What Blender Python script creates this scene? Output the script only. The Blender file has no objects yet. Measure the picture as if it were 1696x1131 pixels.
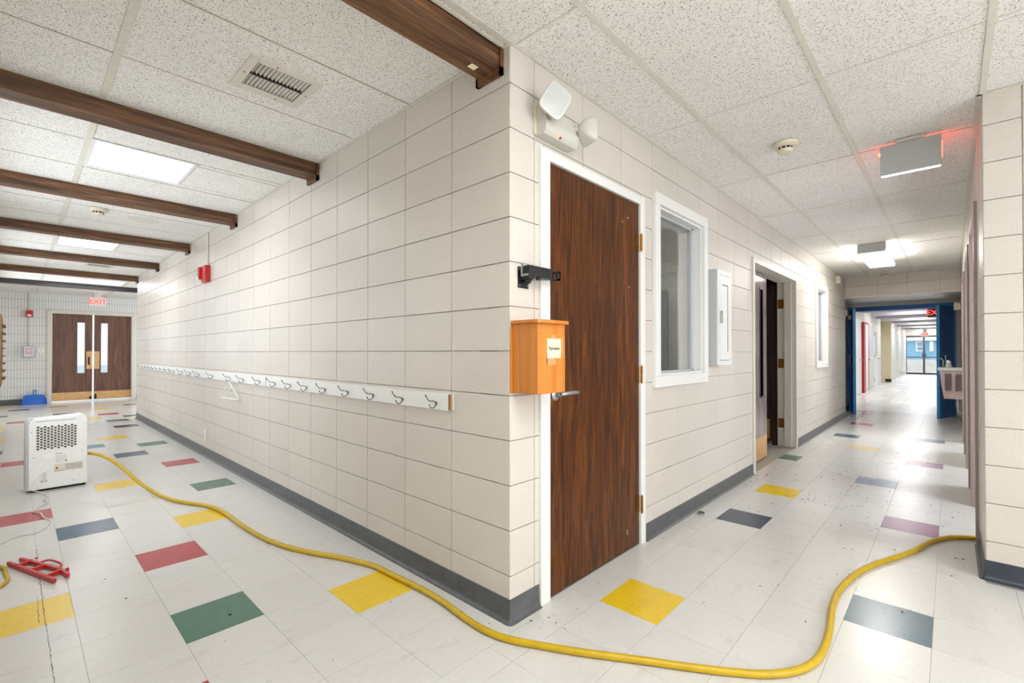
import bpy, bmesh, math, random
from mathutils import Vector, Matrix
random.seed(7)
C = bpy.context.scene.collection
PI = math.pi
# ------------------------------------------------------------------ camera
F_PX, YAW, PITCH, ROLL = 773.0, 2.33894655, 0.0079, 0.000284
CAM = Vector((1.42397605, -1.54171433, 1.21087286)); PPX, PPY = -20.54, 12.06
fw = Vector((math.cos(YAW)*math.cos(PITCH), math.sin(YAW)*math.cos(PITCH), math.sin(PITCH)))
rt = Vector((math.sin(YAW), -math.cos(YAW), 0)); up = rt.cross(fw)
r2 = rt*math.cos(ROLL)+up*math.sin(ROLL); u2 = -rt*math.sin(ROLL)+up*math.cos(ROLL)
cd = bpy.data.cameras.new('camera'); cam = bpy.data.objects.new('camera', cd); C.objects.link(cam)
cd.sensor_width = 36.0; cd.lens = 36.0*F_PX/1696.0; cd.shift_x = -PPX/1696.0; cd.shift_y = PPY/1696.0
cd.clip_start = 0.02; cd.clip_end = 300
cam.matrix_world = Matrix(((r2.x, u2.x, -fw.x, CAM.x), (r2.y, u2.y, -fw.y, CAM.y), (r2.z, u2.z, -fw.z, CAM.z), (0, 0, 0, 1)))
bpy.context.scene.camera = cam
# ------------------------------------------------------------------ world, view
SKY = 1.1; LAMP = 5.5
w = bpy.data.worlds.new('world'); bpy.context.scene.world = w; w.use_nodes = True
bg = w.node_tree.nodes['Background']; bg.inputs[0].default_value = (0.86, 0.93, 1.0, 1); bg.inputs[1].default_value = SKY
vs = bpy.context.scene.view_settings
vs.view_transform = 'Standard'; vs.look = 'None'; vs.gamma = 1.0; vs.exposure = 1.0; vs.use_curve_mapping = False
# daylight lamps added as fill light, all behind the camera or out of frame
XR0 = 1.553
def added_daylight(name, loc, aim, sx, sy, power, col=(.90, .95, 1.0)):
    ld = bpy.data.lights.new(name, 'AREA'); ld.shape = 'RECTANGLE'; ld.size = sx; ld.size_y = sy; ld.energy = power; ld.color = col
    o = bpy.data.objects.new(name, ld); bpy.context.scene.collection.objects.link(o); o.location = loc
    o.rotation_euler = Vector(aim).to_track_quat('-Z', 'Y').to_euler()
added_daylight('added_daylight_hall', (5.45, .1, 1.6), (-1, 0, 0), 3.2, 1.5, 46)  # added lamp outside an unseen hall opening
added_daylight('added_daylight_side', (-3.4, -2.1, 1.6), (0, 1, 0), 2.4, 1.3, 10)  # added lamps outside unseen openings of the side wall
added_daylight('added_daylight_side', (-7.2, -2.1, 1.6), (0, 1, 0), 2.4, 1.3, 10)
added_daylight('added_daylight_side', (-11.0, -2.1, 1.6), (0, 1, 0), 2.0, 1.3, 14)
added_daylight('added_daylight_lobby', (-11.6, 4.3, 1.5), (0, -1, 0), 3.5, 1.8, 75)  # added fill from the unseen side of the lobby
added_daylight('added_daylight_classroom', (XR0+1.1, 3.22, 1.35), (-1, 0, 0), 1.1, 1.9, 26)  # added lamps in the rooms behind the opened right-wall doors
added_daylight('added_daylight_classroom', (XR0+1.1, 4.88, 1.35), (-1, 0, 0), 1.1, 1.9, 26)
added_daylight('added_daylight_classroom', (XR0+1.1, 6.8, 1.35), (-1, 0, 0), 1.1, 1.9, 26)
added_daylight('added_daylight_entrance', (.4, 36.5, 3.6), (0, -1, -.42), 3.0, 2.0, 320)  # added lamp above the view, strengthens daylight through the glass doors
# ------------------------------------------------------------------ materials
def lin(c):
    return tuple(((v/255.0)/12.92 if v/255.0 <= 0.04045 else ((v/255.0+0.055)/1.055)**2.4) for v in c)
def rgb(*c): return (*lin(c), 1.0)
class NT:
    def __init__(s, name):
        s.m = bpy.data.materials.new(name); s.m.use_nodes = True; s.t = s.m.node_tree
        s.b = s.t.nodes['Principled BSDF']; s.geo = None
    def n(s, typ, **kw):
        nd = s.t.nodes.new(typ)
        for k, v in kw.items(): setattr(nd, k, v)
        return nd
    def l(s, a, b): s.t.links.new(a, b)
    def pos(s, scale=(1, 1, 1), rot=(0, 0, 0)):
        if s.geo is None: s.geo = s.n('ShaderNodeNewGeometry')
        mp = s.n('ShaderNodeMapping'); mp.inputs['Scale'].default_value = scale; mp.inputs['Rotation'].default_value = rot
        s.l(s.geo.outputs['Position'], mp.inputs[0]); return mp.outputs[0]
    def noise(s, vec, scale, detail=3, rough=.5, dist=0):
        nd = s.n('ShaderNodeTexNoise'); s.l(vec, nd.inputs['Vector'])
        nd.inputs['Scale'].default_value = scale; nd.inputs['Detail'].default_value = detail
        nd.inputs['Roughness'].default_value = rough; nd.inputs['Distortion'].default_value = dist
        return nd.outputs[0]
    def ramp(s, fac, stops):
        nd = s.n('ShaderNodeValToRGB'); s.l(fac, nd.inputs[0]); e = nd.color_ramp.elements
        while len(e) < len(stops): e.new(0.5)
        for el, (p, c) in zip(e, stops):
            el.position = p; el.color = c if isinstance(c, tuple) else (c, c, c, 1)
        return nd.outputs[0]
    def mix(s, fac, a, b, blend='MIX'):
        nd = s.n('ShaderNodeMix', data_type='RGBA', blend_type=blend)
        if isinstance(fac, (int, float)): nd.inputs[0].default_value = fac
        else: s.l(fac, nd.inputs[0])
        for i, v in ((6, a), (7, b)):
            if isinstance(v, tuple): nd.inputs[i].default_value = v
            else: s.l(v, nd.inputs[i])
        return nd.outputs[2]
    def bump(s, h, strength=.3, dist=.002):
        nd = s.n('ShaderNodeBump'); nd.inputs['Strength'].default_value = strength; nd.inputs['Distance'].default_value = dist
        s.l(h, nd.inputs['Height']); s.l(nd.outputs[0], s.b.inputs['Normal'])
    def col(s, v):
        if isinstance(v, tuple): s.b.inputs['Base Color'].default_value = v
        else: s.l(v, s.b.inputs['Base Color'])
    def rough(s, v):
        if isinstance(v, (int, float)): s.b.inputs['Roughness'].default_value = v
        else: s.l(v, s.b.inputs['Roughness'])
def plain(name, c, rough=.5, metal=0.0, var=.05, scale=30, bump=0, spec=.5):
    m = NT(name); a = rgb(*c); lo = tuple(v*(1-var) for v in a[:3])+(1,); hi = tuple(min(1, v*(1+var)) for v in a[:3])+(1,)
    nz = m.noise(m.pos(), scale, 2); m.col(m.ramp(nz, [(.3, lo), (.7, hi)]))
    m.rough(rough); m.b.inputs['Metallic'].default_value = metal; m.b.inputs['Specular IOR Level'].default_value = spec
    if bump: m.bump(nz, bump, .001)
    return m.m
def emit(name, c, strength):
    m = NT(name); m.col(rgb(*c)); m.b.inputs['Emission Color'].default_value = rgb(*c)
    m.b.inputs['Emission Strength'].default_value = strength; return m.m
M = {}
def mk_block(name, c, rough=.32):
    m = NT(name); p = m.pos()
    big = m.noise(p, 1.3, 3); fine = m.noise(p, 130, 4, .65); oi = m.n('ShaderNodeObjectInfo')
    a = rgb(*c); base = m.ramp(big, [(.3, tuple(v*.955 for v in a[:3])+(1,)), (.7, tuple(v*1.03 for v in a[:3])+(1,))])
    pits = m.ramp(fine, [(.34, .90), (.45, 1.0)])
    c1 = m.mix(1.0, base, pits, 'MULTIPLY')
    var = m.ramp(oi.outputs['Random'], [(0, .965), (1, 1.0)])
    m.col(m.mix(1.0, c1, var, 'MULTIPLY')); m.rough(rough); m.bump(m.noise(p, 85, 4, .65), .9, .003)
    return m.m
M['block'] = mk_block('painted_block', (214, 207, 198))
M['mortar'] = plain('painted_mortar', (214, 207, 198), .6, bump=.3, scale=60)
M['farblock'] = mk_block('far_painted_block', (214, 212, 206))
M['fartile'] = plain('scored_block', (228, 228, 226), .4, scale=40, bump=.2)
M['fargrout'] = plain('scored_joint', (172, 172, 170), .8)
def mk_floor(name, c, mott=.04, dirt=.12):
    m = NT(name); p = m.pos(); a = rgb(*c)
    n1 = m.noise(m.pos((1, 1, 1)), 46, 4, .65); n2 = m.noise(m.pos((5, 1.6, 1), (0, 0, .5)), 2.2, 4, .6)
    base = m.ramp(n1, [(.3, tuple(v*(1-mott) for v in a[:3])+(1,)), (.7, tuple(min(1, v*(1+mott)) for v in a[:3])+(1,))])
    n4 = m.noise(m.pos((9, 1.2, 1), (0, 0, .35)), 6, 3, .6)
    streak0 = m.ramp(n2, [(.28, 1-dirt), (.44, 1.0)]); streak = m.mix(1.0, streak0, m.ramp(n4, [(.27, 1-dirt*1.6), (.33, 1.0)]), 'MULTIPLY')
    sp = m.n('ShaderNodeTexVoronoi'); m.l(p, sp.inputs['Vector']); sp.inputs['Scale'].default_value = 7
    specks = m.ramp(sp.outputs['Distance'], [(.018, .35), (.03, 1.0)])
    c1 = m.mix(1.0, base, streak, 'MULTIPLY'); c2 = m.mix(.6, c1, specks, 'MULTIPLY')
    oi = m.n('ShaderNodeObjectInfo'); var = m.ramp(oi.outputs['Random'], [(0, .965), (1, 1.0)])
    m.col(m.mix(1.0, c2, var, 'MULTIPLY'))
    m.rough(m.ramp(m.noise(m.pos(), .9, 1), [(0.0, .33), (1.0, .17)]))
    return m.m
TC = {'white': (208, 206, 202), 'yellow': (226, 190, 36), 'red': (172, 52, 60), 'green': (70, 112, 92), 'blue': (62, 88, 112),
      'navy': (52, 66, 84), 'slate': (84, 104, 116), 'teal': (92, 128, 136), 'black': (52, 56, 58), 'brown': (122, 96, 76),
      'purple': (152, 116, 136), 'lightblue': (142, 154, 172), 'greyblue': (110, 122, 132), 'glareyellow': (222, 202, 160)}  # palest yellow is plain yellow with floor glare put into the colour
for k, c in TC.items(): M['t_'+k] = mk_floor('vinyl_tile_'+k, c, .03 if k == 'white' else .07, .22 if k in ('purple', 'slate', 'lightblue') else .09)
M['slab'] = plain('floor_slab', (150, 144, 132), .8)
def mk_ceiling():
    m = NT('fissured_ceiling_tile'); a = m.noise(m.pos((1, 1, 1), (0, 0, .6)), 170, 1, .4, .9)
    b = m.noise(m.pos((1, 1.5, 1), (0, 0, -.5)), 42, 2); big = m.noise(m.pos(), 1.1, 3)
    pits = m.ramp(a, [(.345, rgb(160, 154, 146)), (.395, rgb(246, 245, 241))])
    d = m.ramp(b, [(.3, .93), (.6, 1.0)]); c1 = m.mix(1.0, pits, d, 'MULTIPLY')
    m.col(m.mix(1.0, c1, m.ramp(big, [(.3, .96), (.65, 1.0)]), 'MULTIPLY')); m.rough(.95); m.b.inputs['Specular IOR Level'].default_value = .1
    m.bump(m.ramp(a, [(.33, 0.0), (.4, 1.0)]), .5, .002); return m.m
M['ceil'] = mk_ceiling()
M['tee'] = plain('painted_grid_tee', (221, 217, 206), .5)
M['plenum'] = plain('ceiling_slab', (90, 88, 84), .9)
def mk_wood(name, dark, mid, light, axis='z', scale=1.0, rough=.35, bump=.15, fine=.58, dist=1.4, lf=1.3):
    m = NT(name); s = {'z': (26, 26, lf), 'y': (26, lf, 26), 'x': (lf, 26, 26)}[axis]; s = tuple(v*scale for v in s)
    s2 = tuple(v*3.6 for v in s); s3 = tuple(v*.22 for v in s)
    n1 = m.noise(m.pos(s), 1.0, 4, .62, dist); n2 = m.noise(m.pos(s2), 1.3, 3, .6); n3 = m.noise(m.pos(s3), 1.0, 2)
    base = m.ramp(n1, [(.32, rgb(*dark)), (.5, rgb(*mid)), (.68, rgb(*light))])
    c1 = m.mix(1.0, base, m.ramp(n2, [(.35, fine), (.5, 1.0)]), 'MULTIPLY')
    m.col(m.mix(1.0, c1, m.ramp(n3, [(.3, .78), (.7, 1.1)]), 'MULTIPLY')); m.rough(rough); m.bump(n2, bump, .001); return m.m
M['door'] = mk_wood('walnut_door_veneer', (54, 27, 8), (86, 45, 14), (116, 66, 24), 'z', .8, .34, fine=.62, dist=1.6, lf=2.0); M['door'].node_tree.nodes['Principled BSDF'].inputs['Specular IOR Level'].default_value = .28
M['doorfar'] = mk_wood('far_door_veneer', (84, 54, 42), (112, 76, 62), (132, 94, 78), 'z', .8, .4, fine=.8)
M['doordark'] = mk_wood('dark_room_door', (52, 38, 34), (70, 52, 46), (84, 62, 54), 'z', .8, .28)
M['beam'] = mk_wood('stained_beam', (62, 39, 22), (104, 68, 42), (142, 100, 64), 'y', .8, .5)
M['beamblack'] = plain('black_painted_beam', (50, 48, 52), .45)
M['pine'] = mk_wood('orange_stained_pine', (200, 112, 34), (216, 134, 48), (228, 156, 74), 'z', .35, .35, .05, fine=.93)
M['rack'] = mk_wood('rack_wood', (110, 74, 44), (140, 98, 60), (160, 118, 78), 'z', 1, .5)
M['base'] = plain('vinyl_cove_base', (84, 86, 88), .38, scale=14, var=.14)
M['basenavy'] = plain('navy_cove_base', (52, 60, 74), .35, scale=14, var=.1)
M['white'] = plain('white_trim_paint', (232, 232, 230), .35, var=.012)
M['offwhite'] = plain('off_white_paint', (220, 214, 204), .4, var=.015)
M['greypaint'] = plain('grey_steel_paint', (190, 194, 196), .35, var=.015)
M['ivory'] = plain('ivory_plastic', (222, 214, 192), .4)
M['plasticwhite'] = plain('white_plastic', (236, 236, 234), .35, var=.02)
M['plastichead'] = plain('white_lamp_plastic', (206, 204, 196), .25, var=.02)
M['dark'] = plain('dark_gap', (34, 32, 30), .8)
M['blackmetal'] = plain('black_powder_coat', (26, 27, 30), .4)
M['brass'] = plain('brass', (158, 112, 52), .35, .9, .25, 60)
M['kick'] = plain('brushed_brass_plate', (214, 170, 118), .4, .35, .12, 20)
M['steel'] = plain('satin_steel', (176, 178, 180), .3, .9)
M['chrome'] = plain('dull_chrome', (126, 128, 118), .28, .9)
M['frame'] = plain('taupe_door_frame', (158, 142, 138), .22)
M['red'] = plain('red_enamel', (190, 30, 28), .35)
M['reddull'] = plain('red_plastic', (186, 40, 40), .4)
M['hose'] = plain('yellow_rubber', (192, 158, 10), .38, var=.08, scale=18, bump=.1)
M['cordwhite'] = plain('white_cord', (206, 204, 198), .5)
M['cordgrey'] = plain('grey_cord', (120, 116, 112), .5)
M['bluedoor'] = plain('blue_door_paint', (36, 122, 200), .35)
M['bluelitedge'] = plain('blue_door_lit_edge', (60, 150, 210), .35)  # lighter copy of the door blue, puts light on the leaf edges
M['blueplastic'] = plain('blue_plastic', (20, 104, 204), .4)
M['creamdoor'] = plain('cream_door_paint', (222, 212, 176), .4)
M['reddoor'] = plain('red_door_frame', (178, 26, 50), .4)
M['fountain'] = plain('fountain_enamel', (176, 158, 156), .35, .1)
M['louvre'] = plain('fountain_dark_louvre', (92, 80, 88), .5)
M['teal'] = plain('teal_locker', (86, 112, 112), .5)
M['siding'] = plain('blue_siding', (120, 168, 196), .7, scale=4)
M['snow'] = plain('pale_concrete_ground', (196, 194, 188), .8, scale=3)
M['outglass'] = plain('distant_window', (120, 150, 170), .2)
M['aluminium'] = plain('dark_aluminium', (86, 82, 92), .4, .3)
M['paper'] = plain('cream_paper', (242, 230, 184), .8, var=.02)
M['ink'] = plain('ink', (24, 34, 70), .7)
M['greyink'] = plain('grey_print', (150, 150, 148), .7)
M['warn'] = plain('warning_yellow', (224, 164, 30), .6)
M['farbeam'] = plain('far_painted_beam', (190, 186, 194), .5)
M['fargrid'] = plain('far_ceiling', (222, 222, 224), .7)
M['blind'] = plain('pale_blind', (214, 220, 226), .7)
M['leafbrown'] = plain('dry_leaf', (96, 70, 48), .8, var=.2, scale=90)
M['dirt'] = plain('dirt_specks', (70, 58, 48), .9)
M['panel'] = emit('light_diffuser', (255, 255, 252), LAMP)
M['tube'] = emit('tube_diffuser', (255, 253, 246), 13.0); M['hallpanel'] = emit('hall_light_diffuser', (255, 255, 255), 10)
M['exitred'] = emit('exit_letters', (255, 70, 62), 1.3)
M['exitlit'] = emit('exit_letters_bright', (255, 60, 40), 9.0)
M['edgelit'] = emit('edge_light_strip', (235, 245, 255), 3.0)
M['led'] = emit('status_led', (255, 60, 40), 8.0)
def mk_glass(name, c=(1, 1, 1, 1)):
    m = NT(name); m.col(c); m.rough(.0); m.b.inputs['Transmission Weight'].default_value = 1.0; m.b.inputs['IOR'].default_value = 1.5; return m.m
M['glass'] = mk_glass('window_glass'); M['clear'] = mk_glass('clear_cover'); M['tint'] = mk_glass('tinted_safety_glass', (.60, .68, .76, 1))
M['tape'] = mk_glass('clear_tape', (.96, .9, .88, 1)); 
# ------------------------------------------------------------------ mesh helpers
class MB:
    def __init__(s): s.v = []; s.f = []; s.mi = []; s.sm = []
    def add(s, vs, fs, mi=0, smooth=False):
        o = len(s.v); s.v += [tuple(v) for v in vs]; s.f += [tuple(i+o for i in f) for f in fs]
        s.mi += [mi]*len(fs); s.sm += [smooth]*len(fs); return s
    def box(s, a, b, mi=0):
        x0, x1 = sorted((a[0], b[0])); y0, y1 = sorted((a[1], b[1])); z0, z1 = sorted((a[2], b[2]))
        v = [(x0, y0, z0), (x1, y0, z0), (x1, y1, z0), (x0, y1, z0), (x0, y0, z1), (x1, y0, z1), (x1, y1, z1), (x0, y1, z1)]
        return s.add(v, [(0, 3, 2, 1), (4, 5, 6, 7), (0, 1, 5, 4), (1, 2, 6, 5), (2, 3, 7, 6), (3, 0, 4, 7)], mi)
    def bbox(s, a, b, r=.003, mi=0):
        bm = bmesh.new(); bmesh.ops.create_cube(bm, size=1)
        a = Vector((min(a[0], b[0]), min(a[1], b[1]), min(a[2], b[2]))); bb = Vector((max(a[0], b[0]) if 0 else max(b[0], a[0]), b[1], b[2]))
        return s
    def prism(s, pts, fn, h0, h1, mi=0, smooth=False):
        n = len(pts); v = [fn(p[0], p[1], h0) for p in pts]+[fn(p[0], p[1], h1) for p in pts]
        f = [tuple(range(n-1, -1, -1)), tuple(range(n, 2*n))]+[(i, (i+1) % n, (i+1) % n+n, i+n) for i in range(n)]
        return s.add(v, f, mi, smooth)
    def tube(s, pts, r, seg=8, mi=0, cap=True):
        pts = [Vector(p) for p in pts]; n = len(pts); rings = []
        R = r if isinstance(r, (list, tuple)) else [r]*n; pn = None
        for i, p in enumerate(pts):
            t = (pts[min(i+1, n-1)]-pts[max(i-1, 0)]).normalized()
            if pn is None:
                a = Vector((0, 0, 1)) if abs(t.z) < .9 else Vector((1, 0, 0)); nrm = (a-t*a.dot(t)).normalized()
            else:
                nrm = (pn-t*pn.dot(t)).normalized()
            pn = nrm; b = t.cross(nrm)
            rings.append([p+(nrm*math.cos(2*PI*k/seg)+b*math.sin(2*PI*k/seg))*R[i] for k in range(seg)])
        v = [q for rg in rings for q in rg]; f = []
        for i in range(n-1):
            for k in range(seg): f.append((i*seg+k, i*seg+(k+1) % seg, (i+1)*seg+(k+1) % seg, (i+1)*seg+k))
        if cap: f.append(tuple(range(seg-1, -1, -1))); f.append(tuple((n-1)*seg+k for k in range(seg)))
        return s.add(v, f, mi, True)
    def cyl(s, c, ax, r, h, seg=20, mi=0, r2=None):
        c = Vector(c); ax = Vector(ax).normalized()
        return s.tube([c, c+ax*h], [r, r if r2 is None else r2], seg, mi)
    def lathe(s, prof, c, ax=(0, 0, 1), seg=24, mi=0):
        ax = Vector(ax).normalized(); a = Vector((1, 0, 0)) if abs(ax.x) < .9 else Vector((0, 1, 0))
        n1 = (a-ax*a.dot(ax)).normalized(); n2 = ax.cross(n1); c = Vector(c); v = []; f = []
        for (r, h) in prof:
            for k in range(seg): v.append(c+ax*h+(n1*math.cos(2*PI*k/seg)+n2*math.sin(2*PI*k/seg))*r)
        for i in range(len(prof)-1):
            for k in range(seg): f.append((i*seg+k, i*seg+(k+1) % seg, (i+1)*seg+(k+1) % seg, (i+1)*seg+k))
        f.append(tuple(range(seg-1, -1, -1))); f.append(tuple((len(prof)-1)*seg+k for k in range(seg)))
        return s.add(v, f, mi, True)
    def xf(s, mat):
        s.v = [tuple(mat @ Vector(v)) for v in s.v]; return s
    def mesh(s, name, mats):
        me = bpy.data.meshes.new(name); me.from_pydata(s.v, [], s.f); me.update()
        for m in (mats if isinstance(mats, (list, tuple)) else [mats]): me.materials.append(M[m] if isinstance(m, str) else m)
        me.polygons.foreach_set('material_index', s.mi); me.polygons.foreach_set('use_smooth', s.sm)
        if any(s.sm):
            try: me.set_sharp_from_angle(angle=math.radians(40))
            except Exception: pass
        return me
    def build(s, name, mats, parent=None, world=True, bevel=0):
        off = wloc(parent) if (world and parent) else Vector((0, 0, 0))
        if off.length > 0: s.v = [(v[0]-off.x, v[1]-off.y, v[2]-off.z) for v in s.v]
        me = s.mesh(name, mats)
        bm = bmesh.new(); bm.from_mesh(me); bmesh.ops.recalc_face_normals(bm, faces=bm.faces)
        if bevel:
            bmesh.ops.bevel(bm, geom=[e for e in bm.edges if e.is_manifold and e.calc_face_angle(0) > .6], offset=bevel, segments=2, affect='EDGES', profile=.6, clamp_overlap=True)
        bm.to_mesh(me); bm.free()
        o = bpy.data.objects.new(name, me); C.objects.link(o)
        if parent: o.parent = parent
        return o
LOC = {}
def wloc(o):
    v = Vector((0, 0, 0))
    while o: v += o.location; o = o.parent
    return v
def tag(o, label, cat, group=None):
    o['label'] = label; o['category'] = cat
    if group: o['group'] = group
    return o
def thing(name, label, cat, loc, rotz=0, group=None):
    o = bpy.data.objects.new(name, None); C.objects.link(o); o.location = loc; o.rotation_euler = (0, 0, rotz); o.empty_display_size = .05
    return tag(o, label, cat, group)
def struct(o): o['kind'] = 'structure'; return o
def sempty(name, loc=(0, 0, 0)):
    o = bpy.data.objects.new(name, None); C.objects.link(o); o.location = loc; o.empty_display_size = .05; return struct(o)
def part(name, mats, parent, *boxes, bevel=0, world=True):
    b = MB()
    for a in boxes: b.box(a[0], a[1])
    return b.build(name, mats, parent, world, bevel)
def text_mb(txt, size, mat4, depth=.0008, bold=0.0, sx=1.0):
    cu = bpy.data.curves.new('t', 'FONT'); cu.body = txt; cu.size = size; cu.extrude = depth; cu.align_x = 'CENTER'; cu.align_y = 'CENTER'; cu.offset = bold
    cu.resolution_u = 3
    o = bpy.data.objects.new('t', cu); C.objects.link(o); dg = bpy.context.evaluated_depsgraph_get(); dg.update()
    me = bpy.data.meshes.new_from_object(o.evaluated_get(dg)); b = MB()
    b.add([mat4 @ Vector((v.co.x*sx, v.co.y, v.co.z)) for v in me.vertices], [tuple(p.vertices) for p in me.polygons])
    bpy.data.objects.remove(o); bpy.data.curves.remove(cu); bpy.data.meshes.remove(me); return b
def frame_mat(o, x, y):   # columns: text x axis, text y axis, normal
    x = Vector(x); y = Vector(y); z = x.cross(y)
    return Matrix(((x.x, y.x, z.x, o[0]), (x.y, y.y, z.y, o[1]), (x.z, y.z, z.z, o[2]), (0, 0, 0, 1)))
HC = 2.604; XR = 1.553; YP = 2.07; YS = -1.83; XF = -14.0; XE = 5.2; YH = 9.2; YD = 10.85; XL = -9.352
# ------------------------------------------------------------------ block walls
BH = .20255; Z0 = .002
_bc = {}
def block_mesh(wd, ht, mat, gap=.0018, t=.012, bev=.0018):
    key = (round(wd, 3), round(ht, 3), mat)
    if key in _bc: return _bc[key]
    g = gap; b = bev; xs = (g, wd-g); zs = (g, ht-g)
    if xs[1]-xs[0] < 2.5*b or zs[1]-zs[0] < 2.5*b: b = .001
    v = [(xs[0], 0, zs[0]), (xs[1], 0, zs[0]), (xs[1], 0, zs[1]), (xs[0], 0, zs[1]),
         (xs[0], t-b, zs[0]), (xs[1], t-b, zs[0]), (xs[1], t-b, zs[1]), (xs[0], t-b, zs[1]),
         (xs[0]+b, t, zs[0]+b), (xs[1]-b, t, zs[0]+b), (xs[1]-b, t, zs[1]-b), (xs[0]+b, t, zs[1]-b)]
    f = [(0, 4, 5, 1), (1, 5, 6, 2), (2, 6, 7, 3), (3, 7, 4, 0), (4, 8, 9, 5), (5, 9, 10, 6), (6, 10, 11, 7), (7, 11, 8, 4), (8, 11, 10, 9)]
    m = MB(); m.add(v, f); me = m.mesh('block', mat); bm = bmesh.new(); bm.from_mesh(me); bmesh.ops.recalc_face_normals(bm, faces=bm.faces)
    bm.faces.ensure_lookup_table()
    fr = bm.faces[8]
    if fr.normal.y < 0: bmesh.ops.reverse_faces(bm, faces=bm.faces)
    bm.to_mesh(me); bm.free(); _bc[key] = me; return me
def cut(rect, ops):
    out = [rect]
    for (a0, a1, b0, b1) in ops:
        nxt = []
        for (u0, u1, z0, z1) in out:
            if a1 <= u0+1e-4 or a0 >= u1-1e-4 or b1 <= z0+1e-4 or b0 >= z1-1e-4: nxt.append((u0, u1, z0, z1)); continue
            if a0 > u0: nxt.append((u0, a0, z0, z1))
            if a1 < u1: nxt.append((a1, u1, z0, z1))
            m0, m1 = max(u0, a0), min(u1, a1)
            if b0 > z0: nxt.append((m0, m1, z0, b0))
            if b1 < z1: nxt.append((m0, m1, b1, z1))
        out = nxt
    return [r for r in out if r[1]-r[0] > .02 and r[3]-r[2] > .02]
def block_wall(wall, us, origin, ang, openings=(), mat='block', ztop=HC, limit=None, T=.012):
    """blocks facing local +y; u along local x, turned by ang about z; origin is on the backing plane"""
    rot = Matrix.Rotation(ang, 4, 'Z'); wl = wloc(wall); rest = MB(); n = 0
    zs = [0.0]+[Z0+BH*k for k in range(1, 13)]+[ztop]
    for i in range(len(us)-1):
        for k in range(len(zs)-1):
            for (u0, u1, z0, z1) in cut((us[i], us[i+1], zs[k], zs[k+1]), openings):
                me = block_mesh(u1-u0, z1-z0, mat); d = Vector((u0, random.uniform(-.0006, .0004), z0))
                p = Vector(origin)+rot @ d; 
                if limit and n >= limit:
                    mt = Matrix.Translation(p) @ rot
                    rest.add([mt @ v.co for v in me.vertices], [tuple(q.vertices) for q in me.polygons])
                else:
                    o = bpy.data.objects.new('block', me); C.objects.link(o); o.parent = wall; o.location = p-wl; o.rotation_euler = (0, 0, ang)
                n += 1
    if rest.v:
        r = rest.build('block', mat, wall); r['kind'] = 'stuff'
def wallsolid(name, mat, *boxes):
    b = MB()
    for a in boxes: b.box(a[0], a[1])
    return struct(b.build(name, mat))
# left wall (coat hooks): plane y=0, facing -y
BL = .4088; T = .012
wl_ = wallsolid('wall_left', 'mortar', ((XL, T-.0013, 0), (-.1, .2, 2.75)), ((-.2, T-.0013, 0), (-T+.0013, .2, 2.75)), ((XL, .2, 0), (XL+.2, 4, 2.75)))
us = [0]; x = 0
xs = [0.0]+[-BL*k for k in range(1, 23)]+[XL]
us = [-x for x in xs]           # rotated by pi: local x runs to -X, local y to -Y
block_wall(wl_, us, (0, T, 0), PI)
# centre wall (doors of the right corridor): plane x=0, facing +x ; local x -> -Y when ang=-90deg
def openings_to_local(ops): return [(-b, -a, c, d) for (a, b, c, d) in ops]
CO = [(.24, 1.235, 0, 2.175), (1.45, 2.25, 1.04, 2.215), (3.60, 5.36, 0, 2.13), (6.63, 7.36, 1.05, 2.17)]
b = MB()
for (u0, u1, z0, z1) in cut((.19, YH+.2, 0, 2.75), CO): b.box((-.2, u0, z0), (-T+.0013, u1, z1))
wc_ = struct(b.build('wall_centre', 'mortar'))
ys = [0.0]+[.171+BL*k for k in range(0, 23)]+[YH]
ys = [y for y in ys if y < YH-.05]+[YH]
block_wall(wc_, [-y for y in reversed(ys)], (-T, 0, 0), -PI/2, openings_to_local(CO))
wv_ = wallsolid('wall_vestibule', 'mortar', ((-.35, YH+.2, 0), (-.14-T+.0013, YD, 2.245)))
ys2 = [YH+.2]+[.171+BL*k for k in range(24, 27) if .171+BL*k > YH+.3]; ys2 = [y for y in ys2 if y < YD-.1]+[YD-.05]
block_wall(wv_, [-y for y in reversed(ys2)], (-.14-T, 0, 0), -PI/2, (), limit=0, mat='farblock', ztop=2.23)
# right wall: corridor face x=XR facing -x, and pillar face y=YP facing -y
RO = [(2.74, 3.70, 0, 2.15), (4.40, 5.36, 0, 2.15), (6.35, 7.2, 0, 2.15)]
b = MB()
for (u0, u1, z0, z1) in cut((YP+T, YD, 0, 2.75), RO): b.box((XR+T-.0013, u0, z0), (XR+.2, u1, z1))
b.box((XR+T, YP+T-.0013, 0), (XE, YP+.2, 2.75))
wr_ = struct(b.build('wall_right', 'mortar'))
block_wall(wr_, [YP]+[YP+.2+BL*k for k in range(0, 17)]+[YH], (XR+T, 0, 0), PI/2, RO)
block_wall(wr_, [-x for x in reversed([XR, 1.697]+[1.697+BL*k for k in range(1, 8)])], (0, YP+T, 0), PI)
# header over the blue doors and the soffit behind it
h_ = wallsolid('wall_header', 'mortar', ((-.35, YH+T, 2.245), (XR+.05, YD+.15, 2.75)), ((-.35, YD, 0), (-.14, YD+.2, 2.75)), ((1.5, YD, 0), (XR+.1, YD+.2, 2.75)))
hb = MB(); 
block_wall(h_, [-XR]+[-XR+.25+BL*k for k in range(0, 3)]+[0], (0, YH+T, 0), PI, [(-3, 3, 0, 2.25)], ztop=HC)
part('lintel_edge', 'offwhite', h_, ((0, YH-.012, 2.215), (XR, YH+.03, 2.248)))
part('soffit', 'offwhite', h_, ((-.14, YH+.03, 2.23), (XR, YD, 2.246)))
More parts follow.
